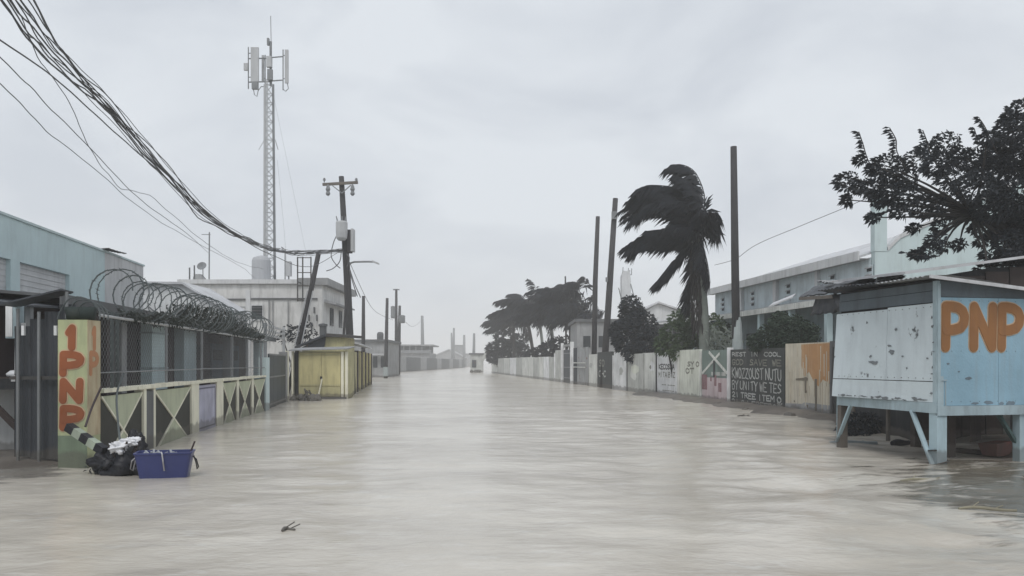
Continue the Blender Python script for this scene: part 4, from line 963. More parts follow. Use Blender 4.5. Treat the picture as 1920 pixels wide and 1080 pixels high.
random.seed(45)
for q_, px0, px1, m_ in ((0, 1152, 1173, w_grey), (0, 1178, 1205, w_pale), (0, 1209, 1229, w_white), (0, 1102, 1117, w_grey), (0, 1178, 1205, w_green), (0, 1209, 1229, faint_letter)):
    A0, A1 = AR(px1), AR(px0); c_ = A0 + (A1 - A0) * U(.3, .7); zc = U(.8, 1.7); n_ = 12; wr, hr = (A1 - A0) * U(.2, .32), U(.2, .45)
    if m_ is faint_letter: wr, hr = wr * .5, hr * .4
    MB(T).prism([(c_ + wr * math.cos(6.283 * i / n_) * U(.6, 1.1), zc + hr * math.sin(6.283 * i / n_) * U(.6, 1.1)) for i in range(n_)], 0.0, -.006 - .004 * (m_ in (w_green, faint_letter))).build('paint_patch', m_, t)
q, a0, a1 = rpanel(1232, 1271, w_white, 2.36, 'white panel lettered in black')
wl_ = a1 - a0
strokes(MB(T), 'KECOSSA', a1 - wl_ * .10, 1.45, wl_ * .085, .26, .065, 0, -1, dirn=-1).build('lettering', black_letter, q)
strokes(MB(T), 'MITA BIZ', a1 - wl_ * .08, 1.02, wl_ * .085, .26, .05, 0, -1, dirn=-1).build('lettering', faint_letter, q)
strokes(MB(T), '-- ---', a1 - wl_ * .25, .55, wl_ * .09, .1, .04, 0, -1, dirn=-1).build('lettering', faint_letter, q)
strokes(MB(T), '-----', a1 - wl_ * .28, .25, wl_ * .09, .1, .035, 0, -1, dirn=-1).build('lettering', faint_letter, q)
rpost(1272, w_pale, 2.4, .2)
q, a0, a1 = rpanel(1274, 1312, w_green, 2.42, 'pale green panel with faded sketch'); wl_ = a1 - a0
strokes(MB(T), 'SY O', a1 - wl_ * .42, 1.62, wl_ * .13, .22, .07, 0, -1, dirn=-1).build('lettering', faint_letter, q)
strokes(MB(T), 'OT', a1 - wl_ * .33, 1.28, wl_ * .17, .24, .08, 0, -1, dirn=-1).build('lettering', faint_letter, q)
rpost(1314, w_pale, 2.36, .12)
q, a0, a1 = rpanel(1316, 1365, flag_green, 2.4, 'grey green panel with a white cross above faded pink'); wl_ = a1 - a0
MB(T).box(a0 + .05, a1 - .05, -.012, 0, -.3, 1.12).build('paint_field', pink, q)
MB(T).box(a1 - .7, a1 - .06, -.02, -.012, .55, 1.25).build('paint_field', maroon, q)
for z0, a_, w_, h_ in ((.5, .28, .35, .4), (.75, .45, .25, .5), (.62, .9, .2, .28), (.95, .62, .15, .2)): MB(T).box(a0 + wl_ * a_ - w_/2, a0 + wl_ * a_ + w_/2, -.021 - z0 * .003, -.012, z0, z0 + h_).build('paint_patch', maroon, q)
m = MB(T)
for (xa, za), (xb, zb), k in (((a1 - .1, 1.3), (a0 + wl_ * .3, 2.2), 0), ((a0 + .1, 1.35), (a1 - wl_ * .3, 2.28), 1)):
    l_ = math.hypot(xb - xa, zb - za); nx_, nz_ = -(zb - za) / l_ * .06, (xb - xa) / l_ * .06
    m.prism([(xa + nx_, za + nz_), (xa - nx_, za - nz_), (xb - nx_, zb - nz_), (xb + nx_, zb + nz_)], 0, -.02 - .004 * k)
m.build('cross', w_pale, q)
MB(T).box(a0 + wl_ * .47, a0 + wl_ * .53, -.03, 0, 1.15, 1.9).build('stroke', black_paint, q)
for k in range(3): MB(T).box(a0 + .25 + k * .62, a0 + .7 + k * .62, -.014, 0, 1.22, 1.38).build('stroke', w_grey, q)
rpost(1367.5, w_white, 2.45, .13, .08)
q, a0, a1 = rpanel(1369.5, 1471, black_paint, 2.36, 'black panel covered in rows of white lettering', off=0.0); wl_ = a1 - a0
rows = [('REST  IN   COOL', 2.08, .15, .055, 0.038), ('GOD   SAVE  WE', 1.72, .22, .06, .045), ('KWOZZOUST NUTU', 1.18, .40, .06, .05), ("BY UNITY WE TES", .70, .34, .058, .045), ('2I TREE ITEM O', .36, .20, .055, .05), ('2I G I FREEDOM', .06, .20, .05, .045)]
for k, (s_, z0, h_, cw_, st_) in enumerate(rows):
    n_ = sum(.6 if c == ' ' else 1.28 for c in s_)
    strokes(MB(T), s_, a1 - wl_ * .04, z0, wl_ * .92 / n_, h_, st_, 0, -1, dirn=-1, jit=.07, slope=.01).build('lettering', white_paint if k != 1 else faint_letter, q)
strokes(MB(T), '*', a0 + wl_ * .12, .02, wl_ * .09, .3, .06, 0, -1, dirn=-1).build('star', white_paint, q)
strokes(MB(T), '*', a0 + wl_ * .115, .04, wl_ * .075, .26, .05, -.006, -1, dirn=-1).build('star', white_paint, q)
q, a0, a1 = rpanel(1472.5, 1558, w_drip, 2.46, 'pale dripped panel with an orange painted field'); wl_ = a1 - a0
MB(T).prism([(a0 + .04, 2.44), (a0 + wl_ * .62, 2.44), (a0 + wl_ * .62, 1.75), (a0 + wl_ * .55, 1.3), (a0 + wl_ * .45, 1.5), (a0 + wl_ * .36, 1.2), (a0 + wl_ * .25, 1.0), (a0 + wl_ * .16, 1.25), (a0 + .05, 1.1)], 0, -.008).build('paint_field', w_orange, q)
random.seed(43)
m = MB(T)
for k in range(26):
    x = a0 + wl_ * U(.02, .98); h_ = U(.3, 1.2); zt_ = U(1.0, 2.4); w_ = U(.012, .035)
    m.prism([(x - w_, zt_), (x + w_, zt_), (x + w_ * .6, zt_ - h_), (x - w_ * .5, zt_ - h_)], -.001, -.012 - .0006 * (k % 9))
m.build('paint_drips', surf('cream_drip_paint', (0.52, 0.47, 0.38), grime=.2), q)
m = MB(T)
for x, z0, z1, w_ in ((.30, .1, 1.25, .07), (.52, .75, 1.3, .09), (.48, .25, .35, .05), (.78, .4, .45, .03)): m.prism([(a0 + wl_ * x - w_, z1), (a0 + wl_ * x + w_, z1), (a0 + wl_ * x + w_ * .6, z0), (a0 + wl_ * x - w_ * .6, z0)], -.001, -.016)
m.prism([(a0 + wl_ * .48, 1.18), (a0 + wl_ * .74, 1.18), (a0 + wl_ * .74, 1.24), (a0 + wl_ * .48, 1.28)], -.001, -.019)
m.build('paint_stain', surf('brown_stain', (0.16, 0.14, 0.11)), q)
MB(T).prism([(a0 + .02, -.2), (a1, -.2), (a1, .32), (a0 + wl_ * .6, .36), (a0 + wl_ * .55, .42), (a0 + .02, .40)], 0, -.007).build('damp_band', grey_conc, q)
rpost(1560, dark_conc, 2.5, .12)
for px0, px1, m_ in ((1562, 1625, black_paint), (1627, 1722, black_paint), (1724, 1800, olive_dark), (1802, 1900, w_grey), (1902, 2040, dark_conc)):
    q, a0, a1 = rpanel(px0, px1, m_, 2.3); rpost(px1 + 1, dark_conc, 2.35, .1)
    if px0 == 1627:
        wl_ = a1 - a0
        strokes(MB(T), 'ELCOM', a1 - wl_ * .12, .42, wl_ * .11, .2, .045, 0, -1, dirn=-1).build('lettering', white_paint, q)
        strokes(MB(T), 'RISED', a1 - wl_ * .12, .12, wl_ * .11, .2, .05, 0, -1, dirn=-1).build('lettering', white_paint, q)
    if px0 == 1724:
        wl_ = a1 - a0
        strokes(MB(T), 'VIN', a1 - wl_ * .1, .35, wl_ * .09, .26, .04, 0, -1, dirn=-1).build('lettering', white_paint, q)
# kerb stones and flotsam along the wall foot
random.seed(44)
for k, px in enumerate((1376, 1440, 1462, 1490, 1508, 1533, 1548)):
    a = AR(px); p = T @ V((a, -U(.25, 1.0), .03)); r_ = U(.12, .26)
    o = MB().lathe(p, [(r_ * .8, -.15), (r_, 0), (r_ * .8, r_ * .35), (r_ * .2, r_ * .5)], 8)
    o = o.build('stone', stone_m, loc=tuple(p)); setp(o, 'wet grey stone on the mud ' + ('below the left edge of the black lettered panel', 'below the last letters of the black panel', 'below the star on the black panel', 'below the left edge of the orange panel', 'below the brown stain on the orange panel', 'below the orange field of the dripped panel', 'beside the dark post near the hut')[k], 'stone', 'stones along the painted wall foot')

# =================================================================== BEHIND THE RIGHT WALL
# poles
random.seed(51)
def wood_pole(pxb, pxt, pyt, Y, r, label, mid=None):
    b_ = V((P(pxb, 0, Y).x, Y, -.3)); t_ = P(pxt, pyt, Y); m_ = P(*mid, Y) if mid else b_.lerp(t_, .5)
    t = thing('pole', label, 'utility pole', tuple(V((b_.x, Y, 0))))
    MB().tube([b_, m_, t_], [r * 1.15, r * 1.05, r * .85], 10).build('shaft', pole_wood, t, smooth=True)
    return t
t = wood_pole(1382, 1375.5, 275, 35, .165, 'tallest bare tarred pole standing in a grey green sleeve behind the black panel', (1378, 480))
b_ = V((P(1382.5, 0, 35).x, 34.95, 0)); MB().tube([b_, b_ + V((0, 0, 2.3)), P(1382, 605, 35), P(1381, 588, 35)], [.25, .24, .2, .12], 10).build('sleeve', pole_base, t)
t = wood_pole(1130, 1154, 372, 58, .22, 'leaning dark pole, thicker of the two at the dark panel')
MB().box(P(1146, 0, 58).x, P(1156, 0, 58).x, 57.6, 57.9, P(0, 412, 58).z, P(0, 398, 58).z).build('bracket', galv_dark, t)
MB().box(P(1135, 0, 58).x, P(1139, 0, 58).x, 57.6, 57.9, P(0, 529, 58).z, P(0, 521, 58).z).build('bracket', galv_dark, t)
wood_pole(1113, 1121, 406, 63, .19, 'slim dark pole standing left of the leaning pole', (1116, 530))
wood_pole(1062, 1060, 518, 105, .12, 'very thin pole rising through the far windblown palms')
o = MB().tube(crv([P(1160, 540, 58), P(1175, 600, 62), P(1180, 605, 66)], 5), .03, 5).build('overhead_cable', cable_m, loc=tuple(P(1160, 540, 58))); setp(o, 'slack cable hanging from the leaning pole beside the white tower', 'cable')
o = MB().tube(crv([P(1378, 488, 35), P(1420, 458, 34), P(1510, 420, 31), P(1640, 365, 27), P(1990, 200, 20)], 6), .012, 5).build('overhead_cable', cable_m, loc=tuple(P(1378, 488, 35))); setp(o, 'thin cable rising from the tallest pole to the big tree', 'cable')
o = MB().tube(crv([P(1340, 497, 40), P(1360, 492, 37), P(1377, 487, 35)], 6), .012, 5).build('overhead_cable', cable_m, loc=tuple(P(1340, 497, 40))); setp(o, 'short thin cable between the big palm and the tallest pole', 'cable')

# big windblown palm
pb, pt = V((P(1318, 0, 40).x, 40, 0)), P(1303, 440, 40)
ext = []
def fr(*pp): ext.append(crv([P(*p) for p in pp], 4))
fr((1303, 440, 40), (1322, 380, 40), (1305, 325, 40), (1275, 308, 40.2), (1252, 316, 40.3))
fr((1303, 440, 40), (1318, 390, 39.6), (1300, 345, 39.6), (1270, 330, 39.6))
for k in range(6): fr((1303, 440, 40), (1280 + U(-8, 8), 385 + U(-14, 8), 40 + U(-.6, .6)), (1225 + U(-8, 8), 352 + 7 * k + U(-5, 5), 40 + U(-.8, .8)), (1168 + U(-4, 14), 376 + 9 * k, 40 + U(-.8, .8)))
for k in range(6): fr((1303, 440, 40), (1275 + U(-8, 8), 362 + 7 * k, 40 + U(-.9, .9)), (1225 + U(-8, 10), 347 + 8 * k, 40 + U(-1, 1)), (1196 + U(-6, 10), 358 + 11 * k, 40 + U(-1, 1)))
for k in range(3): fr((1303, 445, 40), (1262, 428 + 6 * k, 40 + U(-.4, .4)), (1215, 440 + 6 * k, 40 + U(-.6, .6)), (1170 + 8 * k, 466 + 6 * k, 40 + U(-.6, .6)))
for k in range(2): fr((1303, 450, 40), (1283, 475 + 4 * k, 40 + .4 * k), (1258, 508, 40 + .6 * k), (1231 + 7 * k, 534, 40 + .6 * k))
for k in range(4): fr((1303, 435, 40), (1325, 400 + 5 * k, 39.7 + .3 * k), (1345, 398 + 8 * k, 39.7 + .2 * k), (1349, 412 + 8 * k, 39.7 + .2 * k))
fr((1305, 445, 40), (1320, 470, 39.6), (1328, 500, 39.6), (1332, 530, 39.6)); fr((1303, 450, 40), (1308, 500, 40.3), (1297, 545, 40.4), (1296, 580, 40.4))
fr((1303, 440, 40), (1300, 390, 40.6), (1285, 355, 41), (1262, 350, 41.2))
palm('palm', 'tall coconut palm with fronds blown hard to the left behind the painted wall', pb, pt, 9, 2.3, .235, None, spread=.9, wind=1.0, grav=.3, leafL=.78, nl=84, wdt=.066, extra=ext, seed=61, skirt=.44)

# far palms over the right wall
for i, (pxb, pxt, pyt, Y, L_) in enumerate(((1003, 984, 578, 112, 4.8), (1037, 1030, 590, 100, 4.4), (1068, 1066, 562, 92, 4.8), (1020, 1008, 582, 125, 5.0), (960, 962, 604, 128, 5.0), (1088, 1082, 590, 90, 3.6))):
    lab = ['windblown palm in the far clump, second from the left', 'windblown palm in the middle of the far clump', 'tallest windblown palm at the right end of the far clump', 'windblown palm half hidden behind the far clump', 'low windblown palm at the left end of the far clump', 'small windblown palm at the right edge of the far clump'][i]
    palm('palm', lab, (P(pxb, 0, Y).x, Y, 0), P(pxt, pyt, Y), 25, L_, .22, 'palms in the far roadside clump', spread=1, wind=.42, grav=.34, leafL=1.15, nl=32, wdt=.14, pale_base=(i % 2 == 1), seed=70 + i)
def bush(name, label, blobs, mat, Lf, wf_, dens, seed, trunk=None, wind=.8, group=None, cat='bush', stretch=(1, 1, 1)):
    random.seed(seed)
    b0 = blobs[0]; c0 = P(b0[0], b0[1], b0[2])
    t = thing(name, label, cat, (c0.x, c0.y, 0), group)
    m = MB()
    for px, py, Y, rp_ in blobs:
        c = P(px, py, Y); r_ = rp_ / FPX * Y
        clump(m, c, r_, int(dens * r_ * r_), Lf, wf_, wind, stretch)
    m.build('crown', mat, t, normals=False)
    s = MB()
    for px, py, Y, rp_ in blobs[::2]:
        c = P(px, py, Y); pts_, rr = limb((c0.x + U(-.15, .15), c0.y + U(-.1, .1), -.2), c, .07, .02, .1); s.tube(pts_, rr, 6)
    if trunk: s.tube([V((c0.x, c0.y, -.3)), P(*trunk)], [.14, .05], 7)
    s.build('stem', trunk_m, t, smooth=True)
    return t
bush('tree', 'dark bushy tree filling the left end of the far palm clump', [(945, 650, 132, 15), (925, 655, 134, 12), (962, 655, 130, 16), (985, 660, 124, 12), (938, 632, 134, 9), (972, 640, 130, 14), (925, 668, 134, 11), (940, 672, 131, 12), (955, 615, 131, 12)], leaf_dark, .6, .26, 300, 81, cat='tree')
bush('tree', 'dark bushy tree under the right end of the far palm clump', [(1045, 645, 96, 12), (1030, 655, 98, 14), (1062, 640, 95, 9), (1018, 662, 103, 13), (1000, 668, 105, 12), (1088, 615, 90, 7), (1095, 622, 88, 5)], leaf_dark, .6, .26, 260, 82, cat='tree')
bush('bush', 'very dark bush hanging over the wall between the leaning pole and the big palm', [(1185, 630, 52, 36), (1205, 612, 52, 28), (1165, 622, 52, 20), (1215, 645, 51, 26), (1185, 575, 53, 20), (1180, 590, 53, 18), (1200, 590, 54, 15), (1240, 650, 50, 18), (1195, 660, 50, 22)], leaf_dark, .28, .13, 950, 83)
bush('bush', 'green bush spilling over the wall beside the big palm', [(1270, 630, 42, 30), (1300, 625, 42, 25), (1250, 645, 42, 20), (1290, 605, 43, 18), (1340, 612, 42, 22), (1345, 635, 42, 20), (1270, 660, 41.3, 13), (1305, 650, 41.5, 20), (1370, 625, 43, 16)], leaf_green, .24, .11, 900, 84)
bush('bush', 'small sparse green bush before the pale gabled house', [(1270, 600, 46, 14), (1283, 588, 46, 10), (1262, 607, 46, 8), (1295, 590, 46, 8)], leaf_green, .3, .13, 500, 85)
bush('bush', 'round dark green bush leaning over the orange and black panels', [(1475, 625, 31.5, 32), (1445, 635, 31.5, 26), (1505, 628, 31.5, 28), (1420, 642, 31.5, 16), (1465, 605, 32, 20), (1525, 622, 31.2, 14), (1495, 608, 32, 16), (1480, 645, 31, 22), (1530, 640, 31, 12)], leaf_mid, .17, .07, 2300, 86, wind=1.1)
random.seed(87); m = MB()
for k in range(260):
    c = P(U(1325, 1392), U(622, 662), U(39.5, 41)); c2 = c + V((U(-.5, .2), 0, U(.2, .6)))
    leaf(m, c, V((U(-.8, .3), U(-.2, .2), U(.3, 1))), U(.35, .7), .045, .35)
o = m.build('tall_grass', leaf_pale, loc=tuple(P(1355, 640, 40)), kind='stuff', normals=False); setp(o, 'pale blown reeds between the big palm and the sleeved pole', 'grass')
bush('tree', 'thin bushy tree growing behind the yellow kiosk', [(560, 628, 46, 17), (543, 622, 46, 12), (577, 618, 46, 13), (590, 630, 46, 9), (530, 632, 46, 9)], leaf_dark, .25, .1, 480, 88, cat='tree')

# houses behind
random.seed(91)
t, xa, xb, z = far_box('house', 'pale low house behind the two dark poles on the right', 'house', 1082, 1166, 604, 78, 9, grey_conc, dark_conc, .25)
for k in range(3): MB().box(xa + .6 + k * 1.5, xa + 1.3 + k * 1.5, 77.92, 77.98, 3.3, 4.4).build('window', glass_m, t)
t = thing('tower', 'narrow white tower with a ragged top behind the right hand bushes', 'tower', (P(1175, 0, 96).x, 96, 0))
xa, xb = P(1166.5, 0, 96).x, P(1183, 0, 96).x; z = P(0, 509, 96).z
MB().prism([(xa, -.3), (xb, -.3), (xb, z - 1.0), (xb - .15, z), (xa + .2, z + .1), (xa - .05, z - .5)], 96, 97.2).build('shaft', pale_wall, t)
for k, (dx, dz) in enumerate(((.1, .55), (.9, .2), (1.05, -.3), (.75, .45), (1.15, .4))): MB().beam((xa + dx, 96.3, z - .4), (xa + dx + .05, 96.3, z + dz), .08).build('spike', galv_dark, t)
MB().beam((xb - .05, 95.9, z - 1.5), (xb + .35, 95.9, z - 3.0), .1).build('bracket', galv_dark, t)
gable('house', 'pale gabled house fading behind the green bush', 1196, 1233, 1296, 592, 569, 88, pale_wall, zinc_pale, 10)
t, xa, xb, z = far_box('shed', 'long dark shed with a pale roof edge just behind the dark bush', 'shed', 1212, 1345, 608, 60, 5, dark_conc, None)
MB().hexa([(xa - .3, 59.7, z), (xb + .3, 59.7, z + .45), (xb + .3, 65, z + .7), (xa - .3, 65, z + .3)], [(xa - .3, 59.7, z + .1), (xb + .3, 59.7, z + .6), (xb + .3, 65, z + .8), (xa - .3, 65, z + .4)]).build('roof', zinc, t)

# school-like long building
SO_ = (14.5, 32.0); SD = unit(-2.0, 17.0); T = frame(*SO_, *SD); AS = lambda px: along(SO_, SD, px); SL = AS(1341)
t = thing('long_building', 'long teal building with vent blocks under a pale fascia behind the right wall', 'building', (14.5, 32, 0))
MB(T).box(0.3, SL, 0, 7, -.4, 6.05).build('wall', teal_dull, t)
MB(T).box(0.25, SL - .05, -.02, 0, 4.7, 6.0).build('upper_band', surf('greyed_teal_paint', (0.50, 0.57, 0.60), grime=.3), t)
MB(T).hexa([(0.31, -.45, 6.03), (SL + .3, -.45, 6.03), (SL + .3, 7, 8.4), (.31, 7, 8.4)], [(0.31, -.45, 6.12), (SL + .3, -.45, 6.12), (SL + .3, 7, 8.5), (.31, 7, 8.5)]).build('roof', zinc_pale, t)
MB(T).box(0.31, SL + .32, -.53, -.455, 5.93, 6.30).build('fascia', pale_wall, t)
MB(T).box(0.31, SL + .3, -.45, -.01, 5.98, 6.02).build('soffit', grey_conc, t)
for px0, px1 in ((1389.5, 1396), (1455.5, 1461), (1535, 1539)): MB(T).box(AS(px1), AS(px0), -.2, -.021, 4.72, 5.97).build('pilaster', pale_wall, t)
for px in (1357, 1413, 1480, 1563, 1632):
    a = AS(px)
    q = MB(T).box(a - .22, a + .22, -.05, -.021, 4.85, 5.75).build('vent_block', surf('greyed_teal_paint', (0.50, 0.57, 0.60), grime=.3), t)
    for k in range(3):
        z0 = 4.9 + k * .29
        MB(T).box(a - .17, a + .17, -.058, -.051, z0, z0 + .13).build('slot', interior, q)
        MB(T).hexa([(a - .2, -.14, z0 + .11), (a + .2, -.14, z0 + .11), (a + .2, -.051, z0 + .135), (a - .2, -.051, z0 + .135)], [(a - .2, -.14, z0 + .14), (a + .2, -.14, z0 + .14), (a + .2, -.051, z0 + .19), (a - .2, -.051, z0 + .19)]).build('hood', zinc, q)
MB(T).hexa([(-.6, -1.9, 4.25), (SL + .1, -1.9, 4.25), (SL + .1, -.025, 4.66), (-.6, -.025, 4.66)], [(-.6, -1.9, 4.31), (SL + .1, -1.9, 4.31), (SL + .1, -.025, 4.72), (-.6, -.025, 4.72)]).build('verandah_roof', zinc, t)
MB(T).box(-.6, SL + .1, -1.98, -1.905, 4.12, 4.36).build('verandah_fascia', w_pale, t)
for k in range(6): a = .5 + k * 3.2; MB(T).box(a - .12, a + .12, -1.8, -1.56, -.3, 4.24).build('column', teal, t)
for k in range(5): a = 1.4 + k * 3.2; w = MB(T).box(a, a + 1.5, -.03, 0, 1.5, 3.4).build('window', dark_conc, t)
# gable parapet facing the camera
G = frame(14.5, 32.0, 1, 0)
MB(G).prism([(0, -.4), (12, -.4), (12, 8.2), (6.5, 9.3), (1.0, 6.75), (0.45, 6.25), (0, 6.25)], -.29, .05).build('gable_wall', teal_pale, t)
MB(G).box(-.02, .47, -.31, .07, 6.25, 8.35).build('gable_pier', teal_pale, t)
MB(G).prism([(.5, 6.26), (1.0, 6.76), (6.5, 9.31), (6.5, 9.46), (.95, 6.9), (.5, 6.42)], -.31, .09).build('coping', pale_wall, t)

# =================================================================== PNP HUT ON LEGS
random.seed(101)
C0 = V((7.55, 14.2, 0)); ul = unit(-0.58, 2.8); ur = (ul[1], -ul[0])
TL = frame(C0.x, C0.y, *ul); TR = frame(C0.x, C0.y, *ur)          # TL: outward is -b; TR: outward is +b
LL, LR = 2.86, 3.4
t = thing('raised_hut', 'blue wooden hut raised on legs with PNP painted on its side', 'hut', (C0.x + 1.4, C0.y + 1.6, 0))
MB(TL).box(0.02, LL - .02, .02, LR - .02, 0.98, 1.07).build('floor', old_wood, t)
MB(TL).box(-.02, LL + .04, -.05, .015, 0.90, 1.085).build('sill_beam', hut_trim, t)
MB(TR).box(-.03, LR, -.01, .055, 0.86, 1.03).build('sill_beam', hut_trim, t)
# left (road side) boards: flared at the far bottom corner
def lboard(a0, a1, z0, z1, mat, fl=0.0, out=0.02, label=None):
    f = lambda a, z: -out - fl * (a / LL) * (1 - (z - 1.1) / 1.9)
    return MB(TL).hexa([(a0, f(a0, z0), z0), (a1, f(a1, z0), z0), (a1, f(a1, z0) + .018, z0), (a0, f(a0, z0) + .018, z0)],
                       [(a0, f(a0, z1), z1), (a1, f(a1, z1), z1), (a1, f(a1, z1) + .018, z1), (a0, f(a0, z1) + .018, z1)]).build('board', mat, t, label=label)
lboard(.07, LL + .06, 1.09, 1.455, hut_front, .12, .03)
lboard(.07, 1.28, 1.47, 2.86, hut_front, .12, .032); lboard(1.287, LL + .05, 1.47, 2.83, hut_front, .12, .033)
MB(TL).box(.02, LL, .03, .05, 1.07, 3.28).build('inner_wall', interior, t)
shade_slate = surf('eave_shade_slate', (0.10, 0.125, 0.145), grime=.4, grime_col=(.05, .05, .05))  # fascia boards coloured dark to carry the shade under the eave
MB(TL).box(.07, LL, -.012, .028, 2.88, 3.08).build('fascia_board', shade_slate, t); MB(TL).box(.07, LL, -.004, .028, 3.09, 3.24).build('fascia_board', shade_slate, t)
MB(TL).box(-.03, .065, -.04, .03, 1.086, 3.25).build('corner_strip', hut_trim, t)
# peeled patches, stains on the pale boards
def patch(T_, a, z, rx, rz, b, mat, n=11, name='peeled_patch'):
    pl = [(a + rx * math.cos(6.283 * i / n) * U(.3, 1.2), z + rz * math.sin(6.283 * i / n) * U(.3, 1.2)) for i in range(n)]
    return MB(T_).prism(pl, b, b - .004).build(name, mat, t)
stain = surf('bare_weathered_wood', (0.17, 0.19, 0.205), grime=.4)
fl_b = lambda a, z: -.036 - .12 * (a / LL) * (1 - (z - 1.1) / 1.9)
for px, py, rx, rz in ((1642, 680, .20, .045), (1672, 660, .14, .06), (1634, 668, .05, .03), (1679, 618, .035, .04), (1625, 605, .03, .03), (1668, 648, .1, .03), (1700, 690, .025, .02), (1737, 672, .03, .02), (1745, 663, .015, .03), (1692, 668, .05, .015)):
    a = along((C0.x - .05, C0.y), ul, px); Yq = C0.y + ul[1] * a; z = CAM_H + (HY - py) / FPX * Yq
    patch(TL, a, z, rx, rz, fl_b(a, z), stain)
for k in range(16):
    a = .25 + k * .16 + U(-.08, .08); patch(TL, a, 1.105 + U(0, .03), U(.03, .13), U(.008, .035), fl_b(a, 1.12) + .002, stain, 9)
for z in (1.25, 1.6, 1.72, 2.0, 2.16, 2.45, 2.6): patch(TL, U(.03, .10), z, U(.02, .05), U(.01, .035), -.044, stain, 9)
# right (camera side) boards
for k in range(3):
    a0, a1 = .03 + k * 1.22, min(LR, .03 + (k + 1) * 1.22 - .006)
    MB(TR).box(a0, a1, 0.0, .022, 1.035, 2.96).build('board', hut_side, t)
MB(TR).box(.0, LR, -.06, -.02, 1.05, 3.2).build('inner_wall', interior, t)
MB(TR).prism([(-.02, 2.97), (LR, 2.97), (LR, 3.02), (-.02, 3.27)], -.05, .015).build('fascia_board', shade_slate, t)
MB(TR).box(-.028, .028, -.0, .05, 1.031, 3.2).build('corner_strip', hut_trim, t)
m = MB(TR); m.box(.03, .10, .024, .034, 1.03, 1.56).box(.03, .16, .036, .045, 1.48, 1.50).box(.135, .152, .024, .034, 1.03, 1.46); m.build('corner_batten', hut_trim, t)
for a, z, rx, rz in ((.2, 1.78, .03, .025), (.42, 1.64, .03, .015), (.62, 1.52, .07, .03), (1.05, 1.08, .12, .04), (.75, 1.07, .08, .03), (1.5, 1.07, .1, .05), (1.3, 1.06, .06, .04)):
    pl = [(a + rx * math.cos(6.283 * i / 9) * U(.6, 1.15), z + rz * math.sin(6.283 * i / 9) * U(.55, 1.15)) for i in range(9)]
    MB(TR).prism(pl, .021, .0262).build('peeled_patch', surf('greyed_blue_stain', (0.15, 0.2, 0.24)), t)
lz = 2.08
for i, (c, a0) in enumerate((('P', .14), ('N', .72), ('P', 1.30))):
    strokes(MB(TR), c, a0, lz, .40, .72, .215, .023, jit=.0).build('letter_edge', orange_halo, t)
    strokes(MB(TR), c, a0, lz, .40, .72, .175, .034, jit=.0).build('letter', orange_b, t)
m = MB(TL)
for k in range(15):
    for z in (1.52, 2.80):
        a = .12 + k * .185; y = fl_b(a, z) + .001; m.box(a - .006, a + .006, y - .005, y + .004, z - .006, z + .006)
m.build('nail_row', rust_steel, t, kind='stuff')
m = MB(TR)
for k in range(18):
    for z in (1.10, 2.0, 2.9): m.box(.08 + k * .19, .092 + k * .19, .02, .0245, z, z + .012)
m.build('nail_row', rust_steel, t, kind='stuff')
# hidden sides
MB(TL).box(LL - .03, LL - .005, .05, LR - .02, 1.07, 3.2).build('rear_wall', teal_dull, t)
MB(TL).box(.05, LL - .04, LR - .03, LR - .005, 1.07, 2.95).build('end_wall', teal_dull, t)
# roof sheets, corrugation running down to the right
def roof_sheet(j0, j1, dz=0.0, i0=-.35, i1=LR + .3, z0=3.33, slope=.115, mat=zinc_dark, lift=0.0):
    m = MB(); n = 9; k = max(6, int((j1 - j0) / .03)); vv = []; ff = []
    for i in range(n + 1):
        a = i0 + (i1 - i0) * i / n
        for j in range(k + 1):
            b = j0 + (j1 - j0) * j / k
            p = C0 + V((ul[0], ul[1], 0)) * b + V((ur[0], ur[1], 0)) * a
            vv.append((p.x, p.y, z0 + dz - slope * max(0, a) - .05 * abs(min(a, 0)) + .014 * math.sin(2 * math.pi * b / .12) + lift * max(0, -a) ** 2 * 2 + .01 * math.sin(a * 3 + j0)))
    for i in range(n):
        for j in range(k): q = i * (k + 1) + j; ff.append((q, q + 1, q + k + 2, q + k + 1))
    return m.add(vv, ff).build('roof_sheet', mat, t, smooth=True, normals=False)
for k in range(5): roof_sheet(-.22 + k * .66, -.22 + k * .66 + .72, .006 * (k % 2), i0=-.35 - U(-.05, .1), mat=zinc if k < 2 else zinc_dark, lift=U(-.1, .2))
MB(TR).hexa([(-.36, .24, 3.27), (LR + .3, .24, 2.89), (LR + .3, .27, 2.89), (-.36, .27, 3.27)], [(-.36, .24, 3.33), (LR + .3, .24, 2.95), (LR + .3, .27, 2.95), (-.36, .27, 3.33)]).build('roof_edge', zinc_pale, t)
# legs and braces
MB(TL).box(-.03, .17, -.03, .17, -.4, .98).build('leg', lt_blue, t)
MB(TL).hexa([(LL - .1, -.05, -.4), (LL + .06, -.05, -.4), (LL + .06, .12, -.4), (LL - .1, .12, -.4)], [(LL - .08, -.03, .98), (LL + .04, -.03, .98), (LL + .04, .12, .98), (LL - .08, .12, .98)]).build('leg', old_wood, t)
MB(TL).box(LL + .042, LL + .06, -.04, .02, .1, .98).build('leg_facing', lt_blue, t)
MB(TL).box(.78, .95, .9, 1.05, -.4, .98).build('leg', brown_dark, t); MB(TL).box(.955, .985, .9, .95, .1, .98).build('leg_facing', hut_trim, t)
MB(TL).box(-.02, .14, LR * .5, LR * .5 + .16, -.4, .98).build('leg', lt_blue, t); MB(TL).box(-.02, .14, LR - .2, LR - .04, -.4, .98).build('leg', lt_blue, t)
MB(TL).box(LL - .15, LL, LR - .2, LR - .05, -.4, .98).build('leg', brown_dark, t); MB(TL).box(LL - .15, LL, LR * .5, LR * .5 + .15, -.4, .98).build('leg', brown_dark, t)
